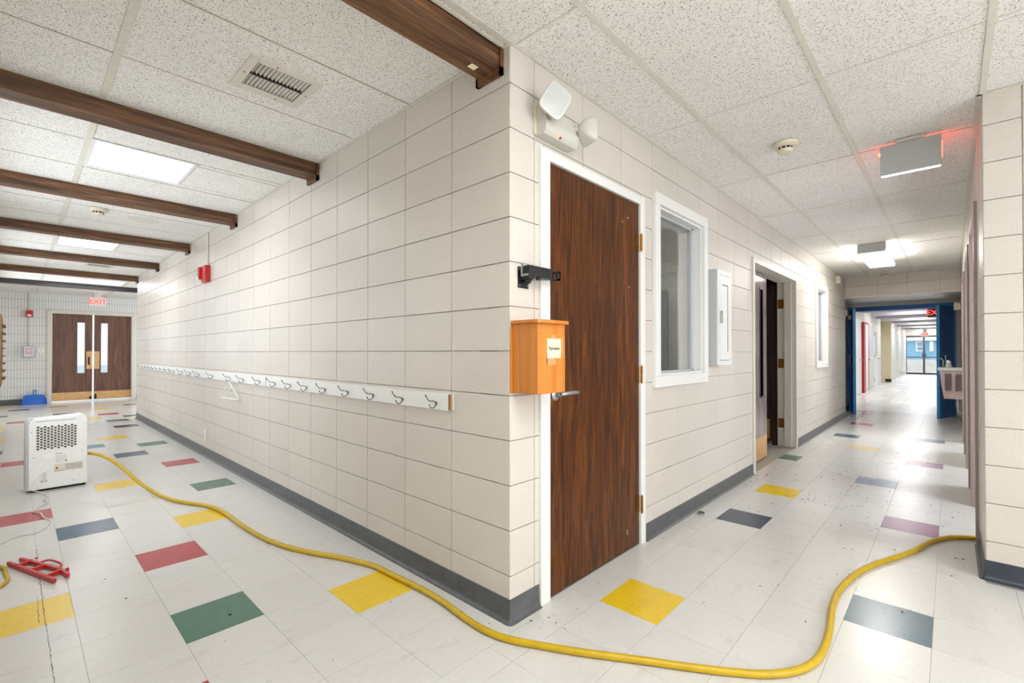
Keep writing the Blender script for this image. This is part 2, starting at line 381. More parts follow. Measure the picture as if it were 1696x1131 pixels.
# far left end wall with scored block
FO = [(-1.0, .60, 0, 2.20)]
b = MB()
for (u0, u1, z0, z1) in cut((YS, 4.0, 0, 2.75), FO): b.box((XF-.2, u0, z0), (XF-.004, u1, z1))
we_ = struct(b.build('wall_end', 'fargrout'))
sb = MB(); n = 0
for k in range(13):
    for i in range(52):
        for (u0, u1, z0, z1) in cut((YS+i*.0508, YS+(i+1)*.0508, k*.2032, min((k+1)*.2032, HC)), FO):
            sb.box((XF-.006, u0+.003, z0+.003), (XF, u1-.003, z1-.003))
o = sb.build('scored_tile', 'fartile', we_); o['kind'] = 'stuff'
# side and back walls outside or at the edge of the view
SIDE = [(-4.6, -2.2, .95, 2.25), (-8.4, -6.0, .95, 2.25), (-11.45, -10.0, .95, 2.25)]  # unseen window openings added for the side fill lamps
b = MB()
for (u0, u1, z0, z1) in cut((XF, XE, 0, 2.75), SIDE): b.box((u0, YS-.2, z0), (u1, YS, z1))
struct(b.build('wall_side', 'offwhite'))
b = MB()
for (u0, u1, z0, z1) in cut((YS-.2, YP+.2, 0, 2.75), [(-1.5, 1.7, .85, 2.35)]): b.box((XE, u0, z0), (XE+.2, u1, z1))  # unseen opening added for the hall fill lamp
struct(b.build('wall_back', 'offwhite'))
b = MB()
for (u0, u1, z0, z1) in cut((XF, XL+.2, 0, 2.75), [(-13.3, -9.9, .6, 2.4)]): b.box((u0, 4, z0), (u1, 4.2, z1))  # unseen opening added for the lobby fill lamp
struct(b.build('wall_lobby', 'offwhite'))
# rooms behind the centre wall
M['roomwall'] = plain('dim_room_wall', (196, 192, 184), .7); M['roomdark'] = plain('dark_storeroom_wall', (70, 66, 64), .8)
wallsolid('wall_office', 'roomwall', ((-2.6, .2, 0), (-2.4, 3.35, 2.75)), ((-2.6, 3.35, 0), (-.2, 3.5, 2.75)))
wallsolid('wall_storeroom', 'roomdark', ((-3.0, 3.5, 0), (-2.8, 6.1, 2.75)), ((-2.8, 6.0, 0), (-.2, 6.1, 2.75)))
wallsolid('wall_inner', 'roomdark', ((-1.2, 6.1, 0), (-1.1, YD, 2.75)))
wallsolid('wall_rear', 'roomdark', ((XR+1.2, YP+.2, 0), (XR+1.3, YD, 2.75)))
# ------------------------------------------------------------------ floor
fl = wallsolid('floor', 'slab', ((XF-.2, YS-.2, -.15), (XE+.2, 11.0, -.003)), ((-3.4, 11.0, -.15), (XR+.1, 33.6, -.003)))
UL, VL, TX, TY = .0528, -.4333, .3053, .3051; UR, VR, RX, RY = .1844, -.4976, .29444, .31328
Lc = {(-20,-4):'red',(-23,-5):'blue',(-27,-5):'yellow',(-32,-5):'yellow',(-34,-4):'red',(-38,-5):'green',(-45,-5):'yellow',(-42,-4):'black',
 (-43,-2):'brown',(-37,-2):'black',(-39,0):'yellow',(-35,0):'red',(-41,2):'brown',(-33,1):'green',(-33,-1):'yellow',(-31,0):'green',(-28,0):'navy',
 (-24,-1):'yellow',(-22,-2):'teal',(-14,-2):'yellow',(-6,-4):'yellow',(-12,-4):'red',(-2,-3):'red',(-4,-2):'green',(-7,-2):'red',(-3,0):'yellow',
 (-10,-3):'blue',(-9,-1):'yellow',(-12,0):'green',(-16,0):'red',(-19,-1):'blue',(-21,0):'green'}
Rc = {(0,28):'red',(0,23):'slate',(1,20):'glareyellow',(3,18):'purple',(3,24):'greyblue',(2,14):'lightblue',(-1,16):'green',(0,11):'yellow',(0,8):'navy',
 (0,3):'yellow',(3,10):'purple',(3,5):'slate'}
def inview(x, y):
    d = Vector((x, y, 0))-CAM; z = d.dot(fw)
    if z < .6: return None
    px = 848+PPX+F_PX*d.dot(r2)/z; py = 565.5+PPY-F_PX*d.dot(u2)/z
    return z if (-120 < px < 1800 and py < 1300) else None
def solid_cell(x0, x1, y0, y1):
    xm, ym = (x0+x1)/2, (y0+y1)/2
    if ym > .02 and XL < xm < 0 : return True
    if ym > YP and xm > XR: return True
    return False
cells = []
for i in range(-47, 0):
    for j in range(-6, 5):
        x0, x1 = max(UL+TX*i, XF), UL+TX*(i+1); y0, y1 = max(VL+TY*j, YS), VL+TY*(j+1)
        if y1-y0 < .03 or x1-x0 < .03: continue
        if x1 > XL and y1 > 0: y1 = min(y1, .0)
        if y1-y0 < .03: continue
        cells.append((x0, x1, y0, y1, Lc.get((i, j), 'white')))
for i in range(-1, 17):
    for j in range(-5, 37):
        x0, x1 = max(UR+RX*i, UL), UR+RX*(i+1); y0, y1 = max(VR+RY*j, YS), min(VR+RY*(j+1), YD)
        if y0 >= -.01: x0 = max(UR+RX*i, 0)
        if i == -1 and y0 > YH-.1: x0 = -.14
        if y0 > YP-.05 or y1 > YP+.1: x1 = min(x1, XR)
        x1 = min(x1, XE)
        if y1-y0 < .03 or x1-x0 < .02: continue
        cells.append((x0, x1, y0, y1, Rc.get((i, j), 'white')))
cells.append((0.0, UL, 0.0, VR+RY*2, 'white'))
vis, rest = [], []
for c in cells:
    z = inview((c[0]+c[1])/2, (c[2]+c[3])/2)
    (vis.append((z, c)) if z else rest.append(c))
vis.sort(key=lambda t: (t[1][4] == 'white', t[0]))
chosen = [c for z, c in vis[:300]]; rest += [c for z, c in vis[300:]]
_tm = {}
def tile_mesh(a, b, k):
    key = (round(a, 3), round(b, 3), k)
    if key not in _tm:
        g = .0006; _tm[key] = MB().add([(g, g, -.003), (a-g, g, -.003), (a-g, b-g, -.003), (g, b-g, -.003), (g, g, 0), (a-g, g, 0), (a-g, b-g, 0), (g, b-g, 0)],
            [(4, 5, 6, 7), (0, 1, 5, 4), (1, 2, 6, 5), (2, 3, 7, 6), (3, 0, 4, 7)]).mesh('floor_tile', 't_'+k)
    return _tm[key]
for (x0, x1, y0, y1, k) in chosen:
    o = bpy.data.objects.new('floor_tile', tile_mesh(x1-x0, y1-y0, k)); C.objects.link(o); o.parent = fl; o.location = (x0, y0, 0)
    if k != 'white': o['label'] = {'t': ''}.get(k, k.replace('lightblue', 'light blue').replace('greyblue', 'grey blue').replace('glareyellow', 'glare-paled yellow'))+' vinyl floor tile'
kinds = sorted(set(c[4] for c in rest)); b = MB()
for (x0, x1, y0, y1, k) in rest:
    g = .0006; b.add([(x0+g, y0+g, 0), (x1-g, y0+g, 0), (x1-g, y1-g, 0), (x0+g, y1-g, 0), (x0+g, y0+g, -.003), (x1-g, y0+g, -.003), (x1-g, y1-g, -.003), (x0+g, y1-g, -.003)],
      [(0, 1, 2, 3), (4, 5, 1, 0), (5, 6, 2, 1), (6, 7, 3, 2), (7, 4, 0, 3)], kinds.index(k))
o = b.build('floor_tile', ['t_'+k for k in kinds], fl); o['kind'] = 'stuff'
M['farfloor'] = mk_floor('far_vinyl_tile', (226, 226, 226), .03, .04)
b = MB()
for j in range(72):
    for i in range(14):
        x0 = -2.75+i*.3048; y0 = YD+.003+j*.3048+.15; b.box((x0+.001, y0+.001, -.003), (x0+.3038, y0+.3038, 0))
b.box((-.14, YD, -.003), (1.5, YD+.152, 0))
o = b.build('floor_tile', 'farfloor', fl); o['kind'] = 'stuff'
# crack running along the left corridor floor
cr = [(-4.187,-1.447),(-3.718,-1.447),(-3.014,-1.45),(-2.63,-1.449),(-2.45,-1.449),(-2.113,-1.45),(-1.823,-1.446),(-1.595,-1.446),(-1.447,-1.443),(-1.312,-1.441),(-1.0,-1.438),(-.7,-1.44)]
def ribbon(pts, wd, jit):
    b = MB(); P = []
    for a, c in zip(pts[:-1], pts[1:]):
        n = max(2, int(abs(c[0]-a[0])/.018))
        P += [(a[0]+(c[0]-a[0])*t/n, a[1]+(c[1]-a[1])*t/n) for t in range(n)]
    P = [(x, y+random.uniform(-jit, jit)) for x, y in P]; v = []
    for (x, y) in P:
        w2 = wd*random.uniform(.3, 1); v += [(x, y-w2, .0004), (x, y+w2, .0004)]
    b.add(v, [(2*i, 2*i+1, 2*i+3, 2*i+2) for i in range(len(P)-1)]); return b
ck = ribbon(cr[3:], .0016, .0022); c2 = ribbon(cr[:4], .0007, .0008); ck.add(c2.v, c2.f); c3 = ribbon([(-1.818,-1.462),(-1.656,-1.465),(-1.499,-1.464)], .0012, .003); ck.add(c3.v, c3.f)
ck.build('floor_crack', 'dirt', fl)
# ------------------------------------------------------------------ baseboards
def cove(path, side, name, mat, z1=.103, ends=True):
    """sweep a cove profile along path; side=+1: room is on the right of travel"""
    prof = [(.0, .0), (.026, .0), (.025, .003), (.016, .007), (.010, .014), (.006, .028), (.0045, z1-.002), (.002, z1), (0, z1)]
    P = [Vector((a, b_, 0)) for a, b_ in path]; st = []
    for i, p in enumerate(P):
        def nr(a, c): d = (c-a).normalized(); return Vector((d.y, -d.x, 0))*side
        if i == 0: st.append((p, nr(p, P[1])))
        elif i == len(P)-1: st.append((p, nr(P[i-1], p)))
        else:
            a, c = nr(P[i-1], p), nr(p, P[i+1]); cr_ = (p-P[i-1]).normalized().cross((P[i+1]-p).normalized()).z*side
            if cr_ > 0: 
                for t in range(7):
                    n = a.lerp(c, t/6.0).normalized(); st.append((p, n))
            else: n = (a+c); st.append((p, n/ (n.length_squared/2)))
    b = MB(); v = []; m = len(prof)
    for (p, n) in st: v += [p+n*d+Vector((0, 0, z)) for d, z in prof]
    f = [(i*m+k, i*m+(k+1) % m, (i+1)*m+(k+1) % m, (i+1)*m+k) for i in range(len(st)-1) for k in range(m)]
    f += [tuple(range(m)), tuple(range((len(st)-1)*m+m-1, (len(st)-1)*m-1, -1))]
    b.add(v, f, 0, True); return struct(b.build(name, mat))
cove([(XL, 1.2), (XL, 0), (0, 0), (0, .200)], 1, 'baseboard_left', 'base')
cove([(0, 1.268), (0, 3.556)], 1, 'baseboard_centre', 'base')
cove([(0, 5.402), (0, YH+.2), (-.14, YH+.2), (-.14, YD)], 1, 'baseboard_corridor', 'base')
cove([(3.5, YP), (XR, YP), (XR, 2.665)][::-1], 1, 'baseboard_right', 'basenavy') if 0 else cove([(XR, 2.665), (XR, YP), (3.5, YP)], 1, 'baseboard_right', 'basenavy')
cove([(XF, YS), (XF, -1.04)], 1, 'baseboard_end', 'base', .13)
cove([(XF, .66), (XF, 4)], 1, 'baseboard_lobby', 'base', .13)
# ------------------------------------------------------------------ ceiling
ce = struct(MB().box((XF-.2, YS-.2, 2.70), (XE+.2, YD+.2, 2.78)).box((-3.4, YD+.2, 2.70), (XR+.3, 33.9, 2.78)).build('ceiling', 'plenum'))
BEAMS = [(-.200, -.045), (-2.075, -1.918), (-3.91, -3.748), (-5.745, -5.585), (-7.605, -7.455), (-9.405, -9.255), (-11.40, -11.245)]
ceil_cells = []; tees = MB()
def tee(a, b_, wd=.012): tees.box((a[0]-(wd if a[0] == b_[0] else 0), a[1]-(wd if a[1] == b_[1] else 0), HC-.003), (b_[0]+(wd if a[0] == b_[0] else 0), b_[1]+(wd if a[1] == b_[1] else 0), HC-.001))
edges = [XF]+[v for bm_ in reversed(BEAMS) for v in bm_]; edges = [XF]+sum([[b0, b1] for b0, b1 in reversed(BEAMS)], [])+[0.0]
bays = []
for k in range(0, len(edges)-1, 2): bays.append((edges[k], edges[k+1]))
MT = -1.222
LIGHTS_L = []
for (x0, x1) in bays:
    near = x1 > -.01
    lines = [x0] + ([] if x1-x0 < .4 else [v for v in (x1-1.17, x1-.56) if v > x0+.05]) + [x1]
    if x1-x0 > 2.1: lines = [x0, x1-1.78, x1-1.17, x1-.56, x1]
    bay_rows = [(YS, MT), (MT, 0.0)] + ([] if x0 > XL-.3 else [(0.0, 1.22), (1.22, 2.44), (2.44, 3.66), (3.66, 4.0)])
    for a, c in zip(lines[:-1], lines[1:]):
        for (y0, y1) in bay_rows: ceil_cells.append([a, c, y0, y1])
    ymax = 0.0 if x0 > XL-.3 else 4.0
    for v in lines[1:-1]: tees.box((v-.0045, YS, HC-.002), (v+.0045, ymax, HC-.0005))
    for (y0, y1) in bay_rows[1:]: tees.box((x0, y0-.016, HC-.004), (x1, y0+.016, HC-.001))
    for v in (x0, x1):       # angle strips beside the beams
        s = 1 if v == x0 else -1
        tees.box((v, YS, HC-.003), (v+s*.014, ymax, HC-.001))
LX = [0.0, .365, .957, 1.555]; HX = [1.555, 2.155, 2.755, 3.355, 3.955, 4.555, XE]
CY = [-1.24, .02, 1.285, 2.545, 3.795, 5.06, 6.32, 7.72, 8.65, YH]
for a, c in zip(LX[:-1], LX[1:]):
    for y0, y1 in zip([YS]+CY[:-1], CY): ceil_cells.append([a, min(c, XR) if y0 > YP-.6 and y1 > YP+.2 else c, y0, y1])
for a, c in zip(HX[:-1], HX[1:]):
    for y0, y1 in zip([YS, -1.24, .02, 1.325], [-1.24, .02, 1.325, YP]): ceil_cells.append([a, c, y0, y1])
for v in LX[1:3]: tees.box((v-.013, YS, HC-.004), (v+.013, YH, HC-.001))
for v in [1.555]+HX[1:-1]: tees.box((v-.013, YS, HC-.004), (v+.013, YP, HC-.001))
for v in CY[:-1]:
    tees.box((0, v-.0045, HC-.0025), (XR if v > YP else XE, v+.0045, HC-.0008))
# wall angles
tees.box((XL, -.016, HC-.005), (0, 0, HC-.002)); tees.box((0, 0, HC-.005), (.016, YH, HC-.002)); tees.box((0, YS, HC-.005), (.018, 0, HC-.002))
tees.box((XR-.022, YP-.02, HC-.005), (XR, YH, HC-.002)); tees.box((XR-.022, YP-.018, HC-.005), (XE, YP, HC-.002))
tees.box((0, YH-.018, HC-.005), (XR, YH, HC-.002)); tees.box((XF, YS, HC-.004), (XF+.02, 4, HC-.001))
tees.build('ceiling_grid', 'tee', ce)
# light openings: cells replaced by troffers
def troffer(x0, x1, y0, y1, idx, label, grp='recessed ceiling lights of the beamed corridor'):
    t = thing('ceiling_light', label, 'light', ((x0+x1)/2, (y0+y1)/2, HC-.003), 0, grp)
    f = MB(); w2 = .022
    for a in (((x0, y0, HC-.006), (x1, y0+w2, HC+.03)), ((x0, y1-w2, HC-.006), (x1, y1, HC+.03)), ((x0, y0+w2, HC-.006), (x0+w2, y1-w2, HC+.03)), ((x1-w2, y0+w2, HC-.006), (x1, y1-w2, HC+.03))): f.box(*a)
    f.build('frame', 'white', t)
    part('diffuser', 'panel', t, ((x0+w2, y0+w2, HC+.0), (x1-w2, y1-w2, HC+.006)))
holes = []
def add_light(x0, x1, y0, y1, label, grp=None): holes.append((x0, x1, y0, y1)); troffer(x0, x1, y0, y1, 0, label, grp)
add_light(-3.165, -2.575, -1.206, -.615, 'square lit ceiling panel nearest the camera, between the second and third beams')
add_light(-6.815, -6.235, -1.206, -.62, 'small square lit ceiling panel between the fourth and fifth dark beams')
add_light(-11.03, -10.37, -1.206, -.02, 'long lit ceiling panel in front of the black beam near the exit doors')
add_light(1.57, 2.14, -1.235, .015, 'added recessed fill light over the open hall, beside the camera', 'added fill lights above the open hall')  # unseen hall lights from here on are added to brighten the corner
add_light(2.77, 3.34, -1.235, .015, 'added recessed fill light deeper in the open hall to the right', 'added fill lights above the open hall')
add_light(3.97, 4.54, .03, 1.315, 'added recessed fill light at the far corner of the open hall', 'added fill lights above the open hall')
add_light(.972, 1.54, -1.235, -.2, 'added recessed fill light right above the camera', 'added fill lights above the open hall')
VENTS = [(-1.243, -.903, -.79, -.445), (-8.50, -8.25, -.80, -.46)]
tile_holes = holes
n = 0; cm = {}
for (x0, x1, y0, y1) in ceil_cells:
    vv = [(v[0]+.03, v[1]-.03, v[2]+.03, v[3]-.03) for v in VENTS if v[0] < x1 and v[1] > x0 and v[2] < y1 and v[3] > y0]
    if vv:
        m = MB()
        for (a, c, d, e) in cut((x0+.0065, x1-.002, y0+.0065, y1-.002), vv): m.box((a, d, HC), (c, e, HC+.012))
        m.build('ceiling_tile', 'ceil', ce); continue
    for (a, c, d, e) in cut((x0, x1, y0, y1), tile_holes):
        key = (round(c-a, 3), round(e-d, 3))
        if key not in cm: cm[key] = MB().box((.0065, .0065, 0), (c-a-.002, e-d-.002, .012)).mesh('ceiling_tile', 'ceil')
        o = bpy.data.objects.new('ceiling_tile', cm[key]); C.objects.link(o); o.parent = ce; o.location = (a, d, HC+random.uniform(-.0005, .0012)); n += 1
# beams
BN = ['dark stained wooden ceiling beam nearest the camera, ending above the corner', 'dark stained wooden ceiling beam second from the corner',
      'dark stained wooden ceiling beam third from the corner', 'dark stained wooden beam just before the red alarm on the wall',
      'brown wooden ceiling beam fifth from the corner, beyond the red alarm', 'thin looking brown beam at the far end of the hook wall', 'black painted ceiling beam nearest the exit sign']
for k, (x0, x1) in enumerate(BEAMS):
    y1 = -.004 if k < 5 else (-.004 if k == 5 else 3.99)
    t = thing('ceiling_beam', BN[k], 'beam', ((x0+x1)/2, -.9, 2.5), 0, 'ceiling beams across the left corridor')
    mt = 'beamblack' if k == 6 else 'beam'
    part('timber', mt, t, ((x0+.008, YS+.002, 2.512), (x1-.008, y1, HC+.01)), bevel=.003)
    if k < 6:
        f = MB().box((x0-.006, -.02, 2.478), (x1+.006, -.002, 2.512)).box((x0-.006, -.02, 2.478), (x0+.006, -.002, HC)).box((x1-.006, -.02, 2.478), (x1+.006, -.002, HC))
        f.build('end_trim', mt, t)
part('worn_patch', 'paper', bpy.data.objects['ceiling_beam'], ((-.150, -.125, 2.5113), (-.118, -.085, 2.5125)))
MB().lathe([(.14, 0), (.14, .001)], (-4.67, -.62, HC-.0015), seg=32).build('water_stain', 'tee', ce)
# vents
for k, (x0, x1, y0, y1) in enumerate(VENTS):
    t = thing('ceiling_vent', ['white louvred air vent in the near ceiling tile between two beams', 'small distant air vent in the ceiling beyond the fifth beam'][k], 'vent', ((x0+x1)/2, (y0+y1)/2, HC-.01), 0, 'ceiling air vents')
    r = .042; xm = (x0+x1)/2
    f = MB()
    for a in (((x0, y0, HC-.010), (x1, y0+r, HC+.002)), ((x0, y1-r, HC-.010), (x1, y1, HC+.002)), ((x0, y0+r, HC-.010), (x0+r, y1-r, HC+.002)), ((x1-r, y0+r, HC-.010), (x1, y1-r, HC+.002))): f.box(*a)
    f.build('frame', 'offwhite', t, bevel=.003)
    part('duct', 'dark', t, ((x0+.02, y0+.02, HC+.05), (x1-.02, y1-.02, HC+.055)))
    part('centre_bar', 'dark', t, ((xm-.006, y0+r, HC-.004), (xm+.006, y1-r, HC+.02)))
    nb = 14
    for i in range(nb):
        yy = y0+r+(i+.5)*(y1-y0-2*r)/nb
        for (a, c) in ((x0+r, xm-.008), (xm+.008, x1-r)):
            m = MB().box((a, -.0010, -.0075), (c, .0010, .0075)).xf(Matrix.Translation((0, yy, HC+.004)) @ Matrix.Rotation(.62, 4, 'X'))
            m.build('slat', 'offwhite', t)
    for (sx, sy) in ((x0+.02, (y0+y1)/2+.05), (x1-.02, (y0+y1)/2-.05), (xm, y0+.02), (xm, y1-.02)):
        MB().cyl((sx, sy, HC-.0115), (0, 0, 1), .004, .002, 10).build('screw', 'dark', t)
def smoke(x, y, s, label):
    t = thing('smoke_detector', label, 'smoke detector', (x, y, HC-.004), 0, 'round smoke detectors on the ceiling')
    z = HC-.003
    MB().lathe([(.074*s, 0), (.074*s, -.012), (.068*s, -.022), (.045*s, -.030)], (x, y, z), seg=28).build('base', 'ivory', t)
    MB().lathe([(.043*s, -.028), (.043*s, -.046)], (x, y, z), seg=24).build('vent_ring', 'dark', t)
    m = MB()
    for k in range(10):
        a = 2*PI*k/10; m.tube([(x+.043*s*math.cos(a), y+.043*s*math.sin(a), z-.027), (x+.043*s*math.cos(a), y+.043*s*math.sin(a), z-.047)], .004, 5)
    m.build('rib', 'ivory', t)
    MB().lathe([(.048*s, -.045), (.048*s, -.050), (.042*s, -.062), (.025*s, -.068), (.001, -.069)], (x, y, z), seg=28).build('cap', 'ivory', t)
smoke(.641, 2.0, 1.0, 'ivory smoke detector on the right corridor ceiling, nearest the camera')
smoke(-4.512, -1.0, 1.0, 'ivory smoke detector on the left ceiling between two wooden beams')
smoke(.62, 8.9, .8, 'small distant smoke detector on the ceiling just before the blue doors')
# ------------------------------------------------------------------ door 1 (closed walnut door)
d1 = sempty('door_1', (0, .74, 0))
fy0, fy1, oy0, oy1 = .204, 1.268, .277, 1.207
f = MB().box((-.10, fy0, 0), (.014, oy0, 2.205)).box((-.10, oy1, 0), (.014, fy1, 2.205)).box((-.10, oy0, 2.152), (.014, oy1, 2.205))
f.build('door_frame', 'white', d1, bevel=.003)
part('door_leaf', 'door', d1, ((-.045, oy0+.003, .010), (.000, oy1-.003, 2.149)), bevel=.0015)
part('gap_shade', 'dark', d1, ((-.10, oy0, 0.0), (-.01, oy1, .004)))  # dark strip puts the shade of the gap under the leaf into colour
for zc in (1.908, 1.073, .253):
    h = MB()
    for k in range(5):
        z0_ = zc-.052+k*.0208; h.cyl((.018, oy1+.002, z0_+.0008), (0, 0, 1), .0075, .0192, 10)
    h.cyl((.018, oy1+.002, zc-.058), (0, 0, 1), .004, .116, 8)
    h.box((-.003, oy1-.034, zc-.052), (.003, oy1-.002, zc+.052)); h.box((.013, oy1+.003, zc-.052), (.0165, oy1+.012, zc+.052))
    h.build('hinge', 'brass', d1)
ha = MB(); ha.lathe([(.033, 0), (.033, .006), (.027, .012), (.014, .014), (.013, .035), (.012, .038)], (0.0, .330, 1.003), (1, 0, 0), 24)
ha.tube([(.045, .325, 1.005), (.055, .345, 1.008), (.057, .40, 1.010), (.055, .452, 1.008)], [.010, .0115, .0105, .0095], 10)
ha.build('door_handle', 'steel', d1)
mk = MB()
for (y, z, a, c) in ((1.065, 2.035, .008, .008), (1.08, 1.61, .006, .006), (1.0, 2.0, .004, .008), (.60, 1.2, .002, .002), (.54, .94, .002, .002), (1.05, .10, .004, .03)):
    mk.box((.0, y, z), (.0008, y+a, z+c))
mk.build('paint_chip', 'offwhite', d1)
# wooden payment box
px_ = thing('payment_box', 'orange stained wooden drop box with a Payments note, on the wall beside the brown door', 'box', (0, .106, 1.03))
part('body', 'pine', px_, ((.004, .010, 1.030), (.152, .207, 1.338)), bevel=.002)
m = MB(); pts = [(.0, -.002), (.158, -.002), (.165, .006), (.165, .212), (.158, .220), (.0, .220)]
m.prism(pts, lambda a, c, h: (a+.004, c, h), 1.338, 1.354); m.build('lid', 'pine', px_, bevel=.004)
m = MB().prism([(.010, 1.16), (-.006, 1.16), (-.006, 1.0)], lambda a, c, h: (0, 0, 0), 0, 1)
part('back_board', 'pine', px_, ((.0, .000, 1.028), (.005, .215, 1.325)))
m = MB()
for z in (1.292, 1.18, 1.07):
    for y in (.020, .198): MB().cyl((.1515, y, z), (1, 0, 0), .0022, .001, 8).build('nail', 'dirt', px_)
part('note', 'paper', px_, ((.1525, .074, 1.186), (.1535, .172, 1.272)))
tp = MB().box((.1521, .070, 1.155), (.1529, .135, 1.20)).box((.1521, .104, 1.262), (.1529, .140, 1.290)).box((.1521, .166, 1.20), (.1529, .190, 1.275)).box((.1521, .066, 1.16), (.1529, .076, 1.21))
M['tapes'] = plain('clear_tape_film', (222, 150, 96), .12, var=.02); tp.build('tape', 'tapes', px_)
text_mb('Payments', .0205, frame_mat((.1540, .123, 1.229), (0, 1, 0), (0, 0, 1)), .0002, .0004).build('lettering', 'ink', px_)
# black door bracket
br = thing('door_guard_bracket', 'black metal swing bracket mounted on the wall above the wooden box', 'bracket', (0, .087, 1.56))
part('wall_plate', 'blackmetal', br, ((.0, .050, 1.508), (.004, .124, 1.606)), bevel=.003)
for (y, z) in ((.058, 1.594), (.060, 1.52), (.115, 1.52)): MB().cyl((.004, y, z), (1, 0, 0), .004, .0015, 10).build('screw', 'steel', br)
m = MB().box((.030, .052, 1.558), (.070, .145, 1.604)); m.build('arm_sleeve', 'blackmetal', br, bevel=.002)
m = MB().box((.028, .143, 1.556), (.066, .226, 1.606)); m.build('slide_sleeve', 'blackmetal', br, bevel=.001)
m = MB().box((.036, .226, 1.595), (.062, .295, 1.602)).box((.036, .226, 1.560), (.062, .295, 1.567)).box((.036, .255, 1.56), (.040, .268, 1.60)).box((.036, .288, 1.560), (.062, .294, 1.602)).box((.058, .268, 1.56), (.062, .294, 1.602))
m.build('hasp_end', 'blackmetal', br)
m = MB().lathe([(.030, 0), (.030, .008), (.020, .014), (.012, .03)], (.030, .088, 1.558), (0, 0, -1), 20).cyl((.048, .14, 1.558), (0, 0, -1), .008, .012, 10); m.build('pivot', 'blackmetal', br)
part('end_cap', 'steel', br, ((.024, .046, 1.562), (.032, .056, 1.612)), ((.024, .046, 1.556), (.066, .050, 1.566)))
part('standoff', 'blackmetal', br, ((.003, .062, 1.545), (.032, .118, 1.560)))
# emergency light
el = thing('emergency_light', 'white twin head emergency light above the brown door', 'emergency light', (0, .31, 2.30))
m = MB(); pr = [(0, 2.245), (.055, 2.245), (.068, 2.262), (.074, 2.300), (.046, 2.385), (0, 2.392)]
m.prism(pr, lambda a, c, h: (a, h, c), .175, .440); m.build('housing', 'plastichead', el, bevel=.004)
part('back_plate', 'ivory', el, ((.0, .160, 2.25), (.012, .20, 2.395)), bevel=.003)
def lamp_head(c, d, upv, w_, h_):
    c = Vector(c); d = Vector(d).normalized(); sx = Vector(upv).cross(d).normalized(); sy = d.cross(sx)
    b_ = MB(); N = 28; prof = [(.012, -.062), (.42, -.055), (.72, -.035), (.93, -.010), (1.0, .004), (.97, .012), (.86, .014)]; v = []
    def sq(t, s): 
        ct, st = math.cos(t), math.sin(t); e = .42
        return (math.copysign(abs(ct)**e, ct)*s*w_, math.copysign(abs(st)**e, st)*s*h_)
    for (s, h) in prof:
        for k in range(N):
            a, c2_ = sq(2*PI*k/N, s); v.append(c+sx*a+sy*c2_+d*h)
    f_ = [(i*N+k, i*N+(k+1) % N, (i+1)*N+(k+1) % N, (i+1)*N+k) for i in range(len(prof)-1) for k in range(N)]
    f_ += [tuple(range(N-1, -1, -1)), tuple((len(prof)-1)*N+k for k in range(N))]
    b_.add(v, f_, 0, True); hd = b_.build('lamp_head', 'plastichead', el)
    l_ = MB(); v = [c+d*.0155]+[c+sx*sq(2*PI*k/N, .84)[0]+sy*sq(2*PI*k/N, .84)[1]+d*.0145 for k in range(N)]
    l_.add(v, [(0, 1+k, 1+(k+1) % N) for k in range(N)], 0, True)
    M.setdefault('lens', plain('lamp_lens', (196, 200, 198), .12, var=.04, scale=160, bump=.3)); l_.build('lens', 'lens', el)
lamp_head((.115, .180, 2.372), (.86, -.45, -.16), (.25, .42, .85), .066, .072)
lamp_head((.105, .475, 2.335), (.22, .97, -.08), (-.12, .05, 1), .054, .068)
MB().tube([(.04, .24, 2.37), (.07, .215, 2.38), (.09, .195, 2.376)], .016, 10).build('swivel', 'plastichead', el)
MB().tube([(.045, .41, 2.345), (.07, .43, 2.34), (.095, .455, 2.338)], .014, 10).build('swivel', 'plastichead', el)
MB().cyl((.060, .292, 2.256), (.8, 0, -.6), .0075, .004, 12).build('test_button', 'reddull', el)
MB().cyl((.058, .276, 2.253), (.8, 0, -.6), .0035, .005, 10).build('status_lamp', 'led', el)
# ------------------------------------------------------------------ window 1
def window(name, y0, y1, z0, z1, tw, dp, gx, blind=False, inner='greypaint'):
    wd = sempty(name, (0, (y0+y1)/2, z0))
    f = MB()
    for a in (((0, y0, z0), (dp, y1, z0+tw)), ((0, y0, z1-tw), (dp, y1, z1)), ((0, y0, z0+tw), (dp, y0+tw, z1-tw)), ((0, y1-tw, z0+tw), (dp, y1, z1-tw))): f.box(*a)
    f.build('window_casing', 'white', wd, bevel=.004)
    i0, i1, j0, j1 = y0+tw-.006, y1-tw+.006, z0+tw-.006, z1-tw+.006; t_ = .02
    f = MB()
    for a in (((-.18, i0, j0), (.004, i1, j0+t_)), ((-.18, i0, j1-t_), (.004, i1, j1)), ((-.18, i0, j0+t_), (.004, i0+t_, j1-t_)), ((-.18, i1-t_, j0+t_), (.004, i1, j1-t_))): f.box(*a)
    f.build('window_jamb', 'white', wd)
    f = MB(); a0, a1, b0, b1 = i0+t_, i1-t_, j0+t_, j1-t_; s = .035
    for a in (((gx-.02, a0, b0), (gx+.02, a1, b0+.012)), ((gx-.02, a0, b1-.012), (gx+.02, a1, b1)), ((gx-.02, a0, b0), (gx+.02, a0+s, b1)), ((gx-.02, a1-s, b0), (gx+.02, a1, b1))): f.box(*a)
    f.build('window_sash', inner, wd, bevel=.002)
    part('window_pane', 'glass', wd, ((gx-.003, a0+s-.004, b0+.008), (gx+.003, a1-s+.004, b1-.008)))
    if blind: part('roller_blind', 'blind', wd, ((gx-.06, a0, b0), (gx-.055, a1, b1)))
    return wd
window('window_1', 1.385, 2.312, .978, 2.282, .075, .03, -.075)
